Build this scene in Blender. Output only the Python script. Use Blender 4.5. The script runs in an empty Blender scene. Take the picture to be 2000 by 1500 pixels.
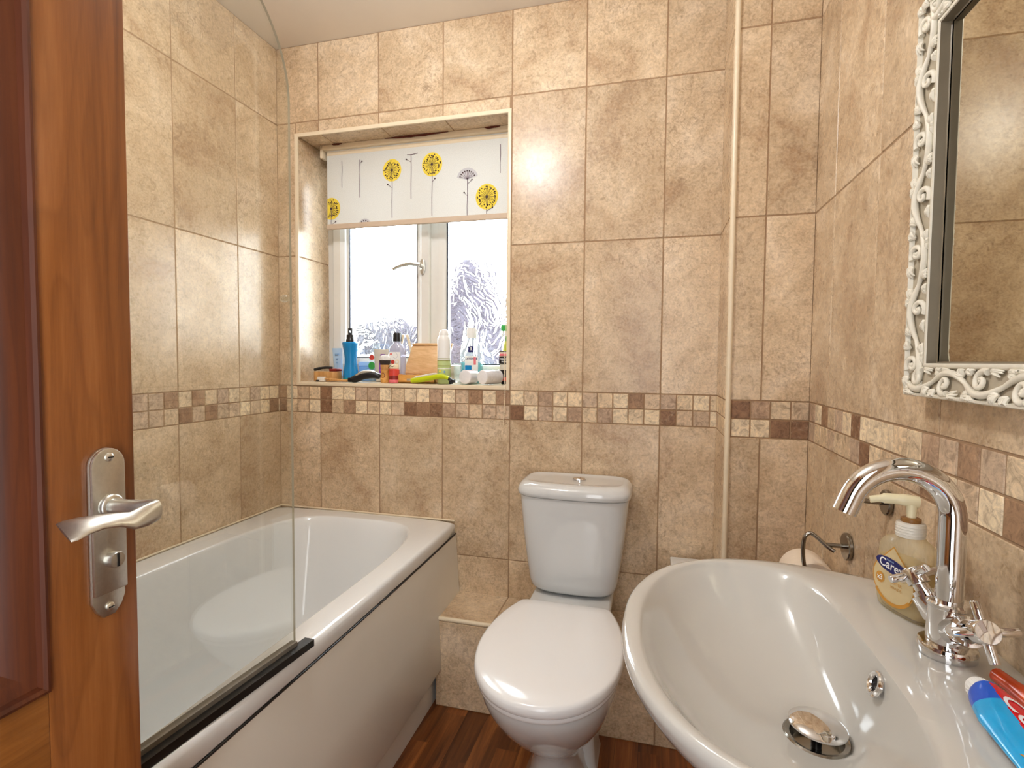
import bpy, bmesh, math, random
from mathutils import Vector, Matrix, noise
random.seed(11)
C = bpy.context.scene.collection
SC = bpy.context.scene
PI = math.pi
R = math.radians
W = 1.812            # right wall
ZC = 2.2927          # ceiling
SILL = 1.033

# ------------------------------------------------------------------ helpers
def lin(c):
    return tuple(((v/255)/12.92 if v/255 <= .04045 else ((v/255+.055)/1.055)**2.4) for v in c)

class MB:
    """collects geometry, builds ONE mesh object"""
    def __init__(s): s.v=[]; s.f=[]; s.m=[]; s.t=[]
    def add(s, verts, faces, mat=0, tint=None):
        b=len(s.v); s.v += [tuple(x) for x in verts]
        for f in faces:
            s.f.append([b+i for i in f]); s.m.append(mat); s.t.append(tint)
    def bm(s, bm, mat=0, M=None):
        bm.verts.ensure_lookup_table(); bm.verts.index_update()
        vs=[(M@v.co if M else v.co) for v in bm.verts]
        s.add(vs, [[v.index for v in f.verts] for f in bm.faces], mat); bm.free()
    def box(s, lo, hi, mat=0, bev=0, seg=2, M=None):
        lo=Vector(lo); hi=Vector(hi); bm=bmesh.new()
        bmesh.ops.create_cube(bm, size=1, matrix=Matrix.Translation((lo+hi)/2) @ Matrix.Diagonal((*(hi-lo),1)))
        if bev: bmesh.ops.bevel(bm, geom=bm.edges[:], offset=bev, segments=seg, profile=.5, affect='EDGES', clamp_overlap=True)
        s.bm(bm, mat, M)
    def loft(s, rings, mat=0, cap0=True, cap1=True, closed=True):
        n=len(rings[0]); vs=[p for r in rings for p in r]; fs=[]
        for i in range(len(rings)-1):
            for j in range(n if closed else n-1):
                k=(j+1)%n
                fs.append([i*n+j,i*n+k,(i+1)*n+k,(i+1)*n+j])
        if cap0: fs.append(list(range(n))[::-1])
        if cap1: fs.append([(len(rings)-1)*n+j for j in range(n)])
        s.add(vs, fs, mat)
    def lathe(s, prof, o=(0,0,0), ax=(0,0,1), n=32, mat=0, cap0=True, cap1=True, sx=1, sy=1):
        M=frame(o, ax)
        s.loft([[M@Vector((r*sx*math.cos(2*PI*j/n), r*sy*math.sin(2*PI*j/n), z)) for j in range(n)] for r,z in prof], mat, cap0, cap1)
    def tube(s, pts, r, n=12, mat=0, cap=True):
        pts=[Vector(p) for p in pts]; k=len(pts)
        rs=r if isinstance(r,(list,tuple)) else [r]*k
        t0=(pts[1]-pts[0]).normalized()
        up=Vector((0,0,1)) if abs(t0.z)<.9 else Vector((1,0,0))
        u=t0.cross(up).normalized(); rings=[]
        for i,p in enumerate(pts):
            t=(pts[min(i+1,k-1)]-pts[max(i-1,0)]).normalized()
            u=(u-t*u.dot(t)).normalized(); w=t.cross(u)
            rings.append([p+(u*math.cos(2*PI*j/n)+w*math.sin(2*PI*j/n))*rs[i] for j in range(n)])
        s.loft(rings, mat, cap, cap)
    def prism(s, poly, M, d, mat=0, bev=0, seg=2):
        """2D polygon in M's xy plane pushed along M's z by d"""
        bm=bmesh.new(); vs=[bm.verts.new((x,y,0)) for x,y in poly]; f=bm.faces.new(vs)
        e=bmesh.ops.extrude_face_region(bm, geom=[f])
        bmesh.ops.translate(bm, vec=(0,0,d), verts=[g for g in e['geom'] if isinstance(g,bmesh.types.BMVert)])
        bmesh.ops.recalc_face_normals(bm, faces=bm.faces[:])
        if bev: bmesh.ops.bevel(bm, geom=bm.edges[:], offset=bev, segments=seg, profile=.5, affect='EDGES', clamp_overlap=True)
        s.bm(bm, mat, M)
    def flat(s, poly, M, mat=0):
        s.add([M@Vector((x,y,0)) for x,y in poly], [list(range(len(poly)))], mat)
    def disc(s, c, r, M, mat=0, n=24, ry=None):
        s.flat([(c[0]+r*math.cos(2*PI*i/n), c[1]+(ry or r)*math.sin(2*PI*i/n)) for i in range(n)], M, mat)
    def stroke(s, pts, w, M, mat=0):
        """flat ribbon"""
        k=len(pts); L=[];Rr=[]
        for i in range(k):
            a=Vector(pts[max(i-1,0)]); b=Vector(pts[min(i+1,k-1)]); t=(b-a).normalized(); nn=Vector((-t.y,t.x))*w/2; p=Vector(pts[i])
            L.append(p+nn); Rr.append(p-nn)
        vs=[M@Vector((p.x,p.y,0)) for p in L+Rr]
        s.add(vs, [[i,k+i,k+i+1,i+1] for i in range(k-1)], mat)
    def text(s, txt, size, M, mat=0, bold=0, shear=0, depth=0, warp=None):
        cu=bpy.data.curves.new('lettering','FONT'); cu.body=txt; cu.size=size; cu.align_x='CENTER'; cu.align_y='CENTER'
        cu.offset=bold; cu.shear=shear; cu.extrude=depth; cu.resolution_u=4
        o=bpy.data.objects.new('lettering',cu); C.objects.link(o); bpy.context.view_layer.update()
        me=o.evaluated_get(bpy.context.evaluated_depsgraph_get()).to_mesh()
        vs=[v.co.copy() for v in me.vertices]
        if warp: vs=[warp(v) for v in vs]
        s.add([M@v for v in vs],[list(p.vertices) for p in me.polygons], mat)
        o.evaluated_get(bpy.context.evaluated_depsgraph_get()).to_mesh_clear()
        bpy.data.objects.remove(o); bpy.data.curves.remove(cu)
    def build(s, name, mats, parent=None, smooth=35, recalc=True, sub=0):
        me=bpy.data.meshes.new(name); me.from_pydata(s.v,[],s.f)
        if not isinstance(mats,(list,tuple)): mats=[mats]
        for m in mats: me.materials.append(m)
        me.polygons.foreach_set('material_index', s.m)
        if any(t is not None for t in s.t):
            at=me.attributes.new('tint','FLOAT_VECTOR','FACE')
            at.data.foreach_set('vector',[c for t in s.t for c in (t or (0,0,0))])
        if recalc:
            b=bmesh.new(); b.from_mesh(me); bmesh.ops.recalc_face_normals(b, faces=b.faces[:]); b.to_mesh(me); b.free()
        if smooth:
            me.shade_smooth(); me.set_sharp_from_angle(angle=R(smooth))
        me.update()
        o=bpy.data.objects.new(name,me); C.objects.link(o)
        if sub:
            sm=o.modifiers.new('smooth','SUBSURF'); sm.levels=sub; sm.render_levels=sub
        if parent is not None:
            o.parent=parent; o.matrix_parent_inverse=Matrix.Translation(-parent.location) if parent.type=='EMPTY' else Matrix.Identity(4)
        return o

def frame(o, z, x=None):
    """matrix with origin o, local z along z, local x close to x"""
    z=Vector(z).normalized()
    if x is None: x=Vector((1,0,0)) if abs(z.x)<.9 else Vector((0,1,0))
    x=Vector(x); x=(x-z*x.dot(z)).normalized(); y=z.cross(x)
    return Matrix(((x.x,y.x,z.x,o[0]),(x.y,y.y,z.y,o[1]),(x.z,y.z,z.z,o[2]),(0,0,0,1)))

def tag(o, label, cat, group=None):
    o['label']=label; o['category']=cat
    if group: o['group']=group
    return o
def thing(name, label, cat, loc, group=None):
    o=bpy.data.objects.new(name,None); C.objects.link(o); o.location=loc; o.empty_display_size=.05
    return tag(o,label,cat,group)
def struct(o):
    o['kind']='structure'; return o
def sgnpow(v,p): return math.copysign(abs(v)**p, v)
def superell(a,b,n,k=64,c=(0,0)):
    return [(c[0]+a*sgnpow(math.cos(2*PI*i/k),2/n), c[1]+b*sgnpow(math.sin(2*PI*i/k),2/n)) for i in range(k)]
def rrect(w,h,r,k=6,c=(0,0)):
    pts=[]
    for cx,cy,a0 in ((w/2-r,h/2-r,0),(-w/2+r,h/2-r,90),(-w/2+r,-h/2+r,180),(w/2-r,-h/2+r,270)):
        for i in range(k+1):
            a=R(a0+90*i/k); pts.append((c[0]+cx+r*math.cos(a), c[1]+cy+r*math.sin(a)))
    return pts
def polar(poly, c, n):
    """resample a star-shaped polygon at n equal angles around c"""
    out=[]; m=len(poly)
    for i in range(n):
        a=2*PI*i/n; d=(math.cos(a),math.sin(a)); best=None
        for j in range(m):
            p=poly[j]; q=poly[(j+1)%m]
            ex,ey=q[0]-p[0],q[1]-p[1]; den=d[0]*ey-d[1]*ex
            if abs(den)<1e-12: continue
            t=((p[0]-c[0])*ey-(p[1]-c[1])*ex)/den; s=((p[0]-c[0])*d[1]-(p[1]-c[1])*d[0])/den
            if t>0 and -1e-6<=s<=1+1e-6: best=t if best is None else max(best,t)
        out.append((c[0]+d[0]*best, c[1]+d[1]*best))
    return out
def spl(pts, k=8):
    """Catmull-Rom through 3D points"""
    P=[Vector(p) for p in pts]; P=[P[0]*2-P[1]]+P+[P[-1]*2-P[-2]]; out=[]
    for i in range(1,len(P)-2):
        a,b,c,d=P[i-1:i+3]
        for j in range(k):
            t=j/k; out.append(.5*((2*b)+(c-a)*t+(2*a-5*b+4*c-d)*t*t+(3*b-a-3*c+d)*t**3))
    out.append(P[-2]); return out

# ------------------------------------------------------------------ materials
class NT:
    def __init__(s,name):
        s.m=bpy.data.materials.new(name); s.m.use_nodes=True; s.n=s.m.node_tree.nodes; s.l=s.m.node_tree.links; s.n.clear()
        s.out=s.n.new('ShaderNodeOutputMaterial')
    def N(s,t,**k):
        n=s.n.new('ShaderNode'+t)
        for a,v in k.items():
            if a in n.inputs: s.set(n.inputs[a],v)
            else: setattr(n,a,v)
        return n
    def set(s,i,v):
        if isinstance(v,bpy.types.NodeSocket): s.l.new(v,i)
        else: i.default_value=v
    def ramp(s,fac,stops,interp='LINEAR'):
        n=s.n.new('ShaderNodeValToRGB'); n.color_ramp.interpolation=interp
        e=n.color_ramp.elements
        while len(e)<len(stops): e.new(.5)
        for x,(p,c) in zip(e,stops): x.position=p; x.color=(*c,1) if len(c)==3 else c
        s.l.new(fac,n.inputs[0]); return n.outputs[0]
    def mix(s,f,a,b,mode='MIX'):
        n=s.n.new('ShaderNodeMix'); n.data_type='RGBA'; n.blend_type=mode
        s.set(n.inputs[0],f); s.set(n.inputs[6],a if not isinstance(a,tuple) else (*a,1)[:4]); s.set(n.inputs[7],b if not isinstance(b,tuple) else (*b,1)[:4])
        return n.outputs[2]
    def math(s,op,a,b=0.0,c=None):
        n=s.n.new('ShaderNodeMath'); n.operation=op; s.set(n.inputs[0],a); s.set(n.inputs[1],b)
        if c is not None: s.set(n.inputs[2],c)
        return n.outputs[0]
    def vmath(s,op,a,b):
        n=s.n.new('ShaderNodeVectorMath'); n.operation=op; s.set(n.inputs[0],a); s.set(n.inputs[1],b); return n.outputs[0]
    def noise(s,vec,scale,detail=4,rough=.55,dist=0):
        n=s.N('TexNoise',Scale=scale,Detail=detail,Roughness=rough,Distortion=dist)
        if vec is not None: s.l.new(vec,n.inputs['Vector'])
        return n.outputs['Fac']
    def bsdf(s,**k):
        n=s.N('BsdfPrincipled')
        for a,v in k.items(): 
            key=a.replace('_',' ')
            s.set(n.inputs[key], v)
        s.l.new(n.outputs[0],s.out.inputs[0]); s.p=n; return n
    def bump(s,h,strength=.2,dist=.002):
        n=s.N('Bump',Strength=strength,Distance=dist); s.l.new(h,n.inputs['Height']); s.l.new(n.outputs[0],s.p.inputs['Normal'])

def plain(name, rgb, rough=.4, metal=0, var=.06, scale=40, bump=0, coat=0, spec=.5, trans=0, sss=0, ior=1.45):
    t=NT(name); tc=t.N('TexCoord').outputs['Object']
    c=lin(rgb); n=t.noise(tc,scale,3)
    col=t.ramp(n,[(.3,tuple(x*(1-var) for x in c)),(.7,tuple(min(1,x*(1+var)) for x in c))])
    t.bsdf(Base_Color=col,Roughness=rough,Metallic=metal,Coat_Weight=coat,Specular_IOR_Level=spec,Transmission_Weight=trans,IOR=ior)
    if coat: t.p.inputs['Coat Roughness'].default_value=.05
    if bump: t.bump(n,bump,.001)
    return t.m

def tile_mat(name='travertine_tile'):
    t=NT(name); pos=t.N('TexCoord').outputs['Object']
    at=t.N('Attribute',attribute_name='tint',attribute_type='GEOMETRY'); sep=t.N('SeparateXYZ',Vector=at.outputs['Vector'])
    rnd,tone,mos=sep.outputs[0],sep.outputs[1],sep.outputs[2]
    off=t.N('CombineXYZ',X=t.math('MULTIPLY',rnd,7.3),Y=t.math('MULTIPLY',rnd,3.7),Z=t.math('MULTIPLY',rnd,9.1)).outputs[0]
    v=t.vmath('ADD',pos,off)
    big=t.noise(v,5.5,7,.62,.5)
    base=t.ramp(big,[(.34,lin((180,148,114))),(.45,lin((206,180,146))),(.55,lin((222,198,165))),(.66,lin((238,218,190)))])
    # crackled darker specks and pits
    cr=t.noise(v,34,5,.7,1.6)
    msk=t.noise(v,3.2,3,.5)
    spk=t.math('MULTIPLY',t.ramp(cr,[(.52,(0,0,0)),(.66,(1,1,1))]),t.ramp(msk,[(.42,(0,0,0)),(.62,(1,1,1))]))
    c1=t.mix(t.math('MULTIPLY',spk,.62),base,lin((150,118,86)))
    # thin veins
    w=t.noise(v,9,6,.6,1.2); vein=t.math('ABSOLUTE',t.math('SUBTRACT',w,.5))
    vm=t.math('MULTIPLY',t.ramp(vein,[(.0,(1,1,1)),(.012,(0,0,0))]),t.ramp(msk,[(.45,(0,0,0)),(.6,(1,1,1))]))
    c2=t.mix(t.math('MULTIPLY',vm,.5),c1,lin((140,106,76)))
    # pale rounded fossils
    vd=t.vmath('ADD',v,t.N('CombineXYZ',X=t.math('MULTIPLY',w,.1),Y=t.math('MULTIPLY',w,.1),Z=t.math('MULTIPLY',w,.1)).outputs[0])
    vo=t.N('TexVoronoi',Scale=5.0,Randomness=1.0); t.l.new(vd,vo.inputs['Vector'])
    blob=t.ramp(vo.outputs['Distance'],[(.10,(1,1,1)),(.16,(0,0,0))])
    c3=t.mix(t.math('MULTIPLY',blob,.55),c2,lin((234,213,184)))
    md=t.noise(v,48,6,.74,1.2)
    c3=t.mix(.75,c3,t.ramp(md,[(.36,(.60,.56,.52)),(.49,(1.0,1.0,1.0)),(.66,(1.24,1.24,1.22))]),'MULTIPLY')
    fine=t.noise(v,160,3,.6); 
    c4=t.mix(.30,c3,t.ramp(fine,[(.3,lin((160,130,98))),(.7,lin((246,224,194)))]))
    # per tile tone
    tl=t.ramp(tone,[(0,(.86,.85,.84)),(1,(1.0,1.0,1.0))])
    c5=t.mix(1.0,c4,tl,'MULTIPLY')
    # mosaic stones
    ms=t.ramp(tone,[(0,lin((128,92,66))),(.25,lin((164,130,100))),(.45,lin((196,172,148))),(.7,lin((220,196,162))),(1,lin((238,220,188)))])
    mt=t.mix(t.math('MULTIPLY',spk,.7),ms,t.mix(.5,ms,lin((236,214,186))))
    mt2=t.mix(t.math('MULTIPLY',t.ramp(big,[(.35,(1,1,1)),(.6,(0,0,0))]),.4),mt,t.mix(.6,ms,lin((110,78,58))))
    mt2=t.mix(1.0,mt2,t.ramp(md,[(.36,(.62,.58,.55)),(.49,(1.0,1.0,1.0)),(.64,(1.32,1.32,1.3))]),'MULTIPLY')
    col=t.mix(mos,c5,mt2)
    rough=t.math('ADD',t.math('MULTIPLY',mos,.25),t.math('ADD',.22,t.math('MULTIPLY',cr,.12)))
    t.bsdf(Base_Color=col,Roughness=rough,Specular_IOR_Level=.4)
    t.bump(t.math('ADD',t.math('MULTIPLY',cr,.35),t.math('MULTIPLY',big,.6)),.16,.002)
    return t.m

def wood(name, dark, mid, light, axis='Z', scale=1.0, rough=.35, coat=.2, ring=9):
    t=NT(name); pos=t.N('TexCoord').outputs['Object']
    st={'Z':(1,1,.045),'Y':(1,.045,1),'X':(.045,1,1)}[axis]
    mp=t.N('Mapping',vector_type='POINT'); t.l.new(pos,mp.inputs['Vector']); mp.inputs['Scale'].default_value=[x*scale for x in st]
    v=mp.outputs[0]
    a=t.noise(v,22,6,.65,.7); b=t.noise(v,130,4,.7,.2); 
    sl=t.N('Mapping',vector_type='POINT'); t.l.new(pos,sl.inputs['Vector']); sl.inputs['Scale'].default_value=[x*scale*(1 if x==1 else 3.2) for x in st]
    w=t.noise(sl.outputs[0],ring,2,.5,.3); rg=t.math('FRACT',t.math('MULTIPLY',w,17))
    g=t.ramp(rg,[(0,(0,0,0)),(.12,(1,1,1)),(.75,(.75,.75,.75)),(1,(0,0,0))])
    col=t.ramp(t.math('ADD',t.math('MULTIPLY',a,.75),t.math('MULTIPLY',b,.25)),[(.32,lin(dark)),(.5,lin(mid)),(.68,lin(light))])
    col=t.mix(t.math('MULTIPLY',t.math('SUBTRACT',1.0,g),.28),col,lin(dark))
    t.bsdf(Base_Color=col,Roughness=rough,Coat_Weight=coat); t.p.inputs['Coat Roughness'].default_value=.2
    t.bump(b,.15,.0006); return t.m

def floor_mat():
    t=NT('laminate_floor'); pos=t.N('TexCoord').outputs['Object']
    sp=t.N('SeparateXYZ',Vector=pos); 
    bw=.066
    ix=t.math('FLOOR',t.math('DIVIDE',sp.outputs[0],bw))
    wn=t.N('TexWhiteNoise',noise_dimensions='1D'); t.l.new(ix,wn.inputs['W'])
    yy=t.math('ADD',t.math('DIVIDE',sp.outputs[1],.42),t.math('MULTIPLY',wn.outputs['Value'],5))
    iy=t.math('FLOOR',yy); wn2=t.N('TexWhiteNoise',noise_dimensions='2D')
    t.l.new(t.N('CombineXYZ',X=ix,Y=iy).outputs[0],wn2.inputs['Vector'])
    mp=t.N('Mapping'); t.l.new(t.vmath('ADD',pos,t.N('CombineXYZ',Y=t.math('MULTIPLY',wn2.outputs['Value'],9)).outputs[0]),mp.inputs['Vector']); mp.inputs['Scale'].default_value=(1,.05,1)
    a=t.noise(mp.outputs[0],42,6,.65,.6)
    c=t.ramp(a,[(.3,lin((74,38,16))),(.5,lin((122,68,30))),(.7,lin((160,98,48)))])
    tone=t.ramp(wn2.outputs['Value'],[(0,(.5,.47,.44)),(.5,(.95,.95,.92)),(1,(1.35,1.38,1.36))])
    col=t.mix(1.0,c,tone,'MULTIPLY')
    fx=t.math('FRACT',t.math('DIVIDE',sp.outputs[0],bw)); ln=t.math('LESS_THAN',fx,.02)
    col=t.mix(t.math('MULTIPLY',ln,.6),col,lin((40,18,8)))
    t.bsdf(Base_Color=col,Roughness=.32); t.bump(a,.1,.0006); return t.m

def thin_glass(name, tintc=(1,1,1), rough=0.0, gl=1.0):
    t=NT(name)
    tr=t.N('BsdfTransparent',Color=(*tintc,1)); g=t.N('BsdfGlossy',Roughness=rough,Color=(gl,gl,gl,1)); lw=t.N('LayerWeight',Blend=.5)
    f=t.math('ADD',.095,t.math('MULTIPLY',t.math('POWER',lw.outputs['Facing'],5.0),.95))
    m=t.N('MixShader'); t.l.new(f,m.inputs[0]); t.l.new(tr.outputs[0],m.inputs[1]); t.l.new(g.outputs[0],m.inputs[2]); t.l.new(m.outputs[0],t.out.inputs[0]); return t.m

def patterned_glass():
    t=NT('patterned_glass'); pos=t.N('TexCoord').outputs['Object']
    mp=t.N('Mapping'); t.l.new(pos,mp.inputs['Vector']); mp.inputs['Scale'].default_value=(1,1,.55)
    a=t.noise(mp.outputs[0],9,2,.5,1.6); b=t.noise(pos,60,2,.5,.5)
    r=t.math('SINE',t.math('MULTIPLY',a,95)); h=t.math('ADD',r,t.math('MULTIPLY',b,.12))
    bp=t.N('Bump',Strength=1.0,Distance=.0010); t.l.new(h,bp.inputs['Height'])
    rf=t.N('BsdfRefraction',Roughness=.02,IOR=1.2,Color=(1,1,1,1)); t.l.new(bp.outputs[0],rf.inputs['Normal'])
    tr=t.N('BsdfTransparent'); m=t.N('MixShader'); m.inputs[0].default_value=.8
    t.l.new(tr.outputs[0],m.inputs[1]); t.l.new(rf.outputs[0],m.inputs[2])
    gl=t.N('BsdfGlossy',Roughness=.1); m2=t.N('MixShader'); m2.inputs[0].default_value=.05; t.l.new(m.outputs[0],m2.inputs[1]); t.l.new(gl.outputs[0],m2.inputs[2])
    t.l.new(m2.outputs[0],t.out.inputs[0]); return t.m

def fabric_mat():
    t=NT('blind_fabric'); pos=t.N('TexCoord').outputs['Object']
    n=t.noise(pos,400,2,.5); c=t.ramp(n,[(.3,lin((216,217,212))),(.7,lin((230,231,226)))])
    d=t.N('BsdfDiffuse',Color=c); tl=t.N('BsdfTranslucent',Color=(.86,.86,.83,1)); m=t.N('MixShader'); m.inputs[0].default_value=.09
    t.l.new(d.outputs[0],m.inputs[1]); t.l.new(tl.outputs[0],m.inputs[2]); t.l.new(m.outputs[0],t.out.inputs[0]); return t.m

M={}
M['tile']=tile_mat(); M['grout']=plain('grout',(160,130,100),.8,var=.08,scale=60)
M['trim']=plain('cream_trim',(232,216,188),.3,var=.03)
M['paint']=plain('ceiling_paint',(226,218,206),.7,var=.02,scale=6)
M['wallpaint']=plain('plain_paint',(180,152,122),.7,var=.02,scale=6)
M['floor']=floor_mat()
M['bath']=plain('bath_acrylic',(232,235,236),.07,var=.006,scale=4,coat=.3)
M['panel']=plain('bath_panel_white',(232,229,220),.28,var=.012,scale=5)
M['ceramic']=plain('white_ceramic',(214,216,216),.09,var=.01,scale=4,coat=.5)
M['basin']=plain('basin_ceramic',(198,196,190),.09,var=.01,scale=4,coat=.5)
M['seat']=plain('white_seat',(240,241,242),.16,var=.008,scale=4,coat=.2)
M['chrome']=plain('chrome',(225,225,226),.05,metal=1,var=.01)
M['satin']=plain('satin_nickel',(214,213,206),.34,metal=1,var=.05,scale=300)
M['darkmetal']=plain('grey_steel',(150,146,138),.18,metal=1,var=.03)  # greyer metal than the chrome
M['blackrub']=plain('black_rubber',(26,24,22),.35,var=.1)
M['greyrub']=plain('grey_seal',(120,114,104),.3,var=.1)
M['black']=plain('black_plastic',(28,27,29),.3,var=.08)
M['upvc']=plain('white_upvc',(232,230,224),.25,var=.01)
M['gasket']=plain('grey_gasket',(70,74,84),.5,var=.05)
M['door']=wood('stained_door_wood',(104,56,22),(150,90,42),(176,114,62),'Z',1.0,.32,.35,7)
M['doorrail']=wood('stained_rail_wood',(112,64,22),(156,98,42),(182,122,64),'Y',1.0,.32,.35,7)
M['doorshade']=wood('stained_wood_shaded',(62,24,8),(92,42,16),(112,56,24),'Z',1.0,.5,.04,7)  # same wood as the stiles, darkened to put shade into the colour
M['bamboo']=wood('bamboo_wood',(176,122,66),(208,156,94),(226,182,124),'Z',6,.45,0,6)
M['pinewood']=wood('pale_box_wood',(206,160,108),(226,184,132),(238,204,158),'X',5,.45,.1,6)
M['orangewood']=wood('amber_box_wood',(196,136,60),(222,164,84),(236,186,112),'X',5,.45,.1,6)
M['glass']=thin_glass('clear_screen_glass',(.97,.985,.975)); M['glassedge']=plain('glass_edge',(190,182,158),.15,var=.05)
M['pglass']=patterned_glass(); M['fabric']=fabric_mat()
M['mirror']=plain('mirror_silver',(196,190,172),.015,metal=1,var=.004)
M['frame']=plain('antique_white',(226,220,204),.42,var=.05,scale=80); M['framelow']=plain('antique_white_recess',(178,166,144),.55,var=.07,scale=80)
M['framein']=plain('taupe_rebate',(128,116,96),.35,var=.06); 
M['yellow']=plain('yellow_print',(240,214,74),.8,var=.05); M['ink']=plain('dark_print',(74,56,58),.8,var=.1); M['greyprint']=plain('grey_print',(200,200,204),.8,var=.03)
M['mauve']=plain('mauve_ink',(120,100,110),.8,var=.05)
M['bottom']=plain('blind_pocket',(206,186,164),.7,var=.03)
M['stain']=plain('brown_stain',(96,44,28),.8,var=.2)
M['blue']=plain('blue_plastic',(22,138,206),.25,var=.05,scale=15); M['ltblue']=plain('pale_blue',(176,208,240),.35,var=.03); M['midblue']=plain('soft_blue_box',(140,180,224),.4,var=.04)
M['teal']=plain('teal_band',(30,150,160),.3); M['white']=plain('white_plastic',(240,240,238),.3,var=.015); M['offwhite']=plain('off_white_card',(214,206,190),.5,var=.03)
M['purple']=plain('purple_print',(132,62,168),.4); M['pinkred']=plain('red_print',(214,72,60),.4,var=.05); M['darkred']=plain('dark_red_print',(132,38,34),.4)
M['pink']=plain('pink_print',(232,120,130),.4); M['green']=plain('green_print',(60,170,80),.4); M['lime']=plain('lime_plastic',(196,210,24),.28,var=.04); M['palegreen']=plain('pale_green_print',(200,216,150),.4)
M['olive']=plain('olive_print',(150,156,84),.4); M['orange']=plain('orange_print',(240,150,60),.4); M['lilac']=plain('lilac_liquid',(206,206,226),.25,var=.03); M['cream']=plain('cream_print',(240,226,196),.4)
M['navy']=plain('navy_label',(24,26,96),.3); M['gold']=plain('gold_print',(196,138,48),.35); M['tan']=plain('label_tan',(205,184,140),.4)
M['red']=plain('red_tube_print',(204,20,34),.2,coat=.3); M['cyan']=plain('cyan_tube_print',(20,160,222),.2,coat=.3); M['royal']=plain('royal_tube_print',(20,84,200),.2,coat=.3)
M['tubewhite']=plain('tube_white',(232,232,240),.2,coat=.3); M['tooth_red']=plain('red_orange_plastic',(206,74,28),.2,var=.08); M['bristle']=plain('bristle_white',(230,226,220),.8); M['bristledark']=plain('bristle_dark',(56,46,42),.8,var=.3,scale=300)
M['bristlelight']=plain('bristle_silver',(224,222,220),.8,var=.15,scale=300)
M['paper']=plain('tissue_paper',(240,226,208),.9,var=.02,scale=80,bump=.2); M['cotton']=plain('cotton_white',(232,230,232),.95,var=.03,scale=120,bump=.3)
M['film']=thin_glass('plastic_film',(.98,.98,.985),.1); M['clear']=thin_glass('clear_plastic',(.93,.965,.97),.05)
M['soapliq']=None
def liquid(name,rgb,alpha=.55,rough=.12):
    t=NT(name); d=t.N('BsdfPrincipled'); d.inputs['Base Color'].default_value=(*lin(rgb),1); d.inputs['Roughness'].default_value=rough
    tr=t.N('BsdfTransparent',Color=(*[min(1,x*1.15+.1) for x in lin(rgb)],1)); m=t.N('MixShader'); m.inputs[0].default_value=alpha
    t.l.new(tr.outputs[0],m.inputs[1]); t.l.new(d.outputs[0],m.inputs[2]); t.l.new(m.outputs[0],t.out.inputs[0]); return t.m
M['soapliq']=liquid('honey_soap',(226,206,140),.6); M['soapclear']=liquid('clear_bottle_shell',(225,220,200),.28,.08)
M['tealliq']=liquid('teal_mouthwash',(0,200,214),.8); M['clearbot']=liquid('clear_bottle',(228,242,244),.26,.08); M['lilacbot']=liquid('lilac_bottle',(206,208,226),.72)
M['pumpcream']=plain('cream_pump',(232,222,186),.35,var=.02); M['pumpbrown']=plain('amber_collar',(134,92,44),.35); M['collar']=plain('frosted_collar',(214,208,196),.35)
M['leaf']=plain('dark_foliage',(30,30,36),.9,var=.5,scale=14); M['leaf2']=plain('grey_purple_foliage',(33,29,38),.9,var=.4,scale=10)
M['hall']=plain('hall_paint',(140,122,104),.8,var=.02)

# ------------------------------------------------------------------ tiled walls
GAP=.0017
def slab(mb, O, u, v, n, a0,a1,b0,b1, tint, h=.0016, bev=.0011):
    g=GAP
    a0+=g;a1-=g;b0+=g;b1-=g
    if a1-a0<.004 or b1-b0<.004: return
    P=lambda a,b,z: O+u*a+v*b+n*z
    vs=[P(a0,b0,0),P(a1,b0,0),P(a1,b1,0),P(a0,b1,0),P(a0+bev,b0+bev,h),P(a1-bev,b0+bev,h),P(a1-bev,b1-bev,h),P(a0+bev,b1-bev,h)]
    mb.add(vs,[[0,1,5,4],[1,2,6,5],[2,3,7,6],[3,0,4,7],[4,5,6,7]],0,tint)
def cut(cells, hole):
    out=[]
    for a0,a1,b0,b1 in cells:
        h0,h1,k0,k1=hole
        if a1<=h0 or a0>=h1 or b1<=k0 or b0>=k1: out.append((a0,a1,b0,b1)); continue
        if a0<h0: out.append((a0,h0,b0,b1)); a0=h0
        if a1>h1: out.append((h1,a1,b0,b1)); a1=h1
        if b0<k0: out.append((a0,a1,b0,k0))
        if b1>k1: out.append((a0,a1,k1,b1))
    return [c for c in out if c[1]-c[0]>.003 and c[3]-c[2]>.003]
ROWS=[-.0709,.4226,.9156,1.0167,1.5128,2.0107,2.5]
MOS=(.9156,1.0167)
def tone_m():
    r=random.random()
    return random.uniform(.66,1) if r<.42 else random.uniform(.40,.62) if r<.68 else random.uniform(.18,.38) if r<.86 else random.uniform(.0,.12)
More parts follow.
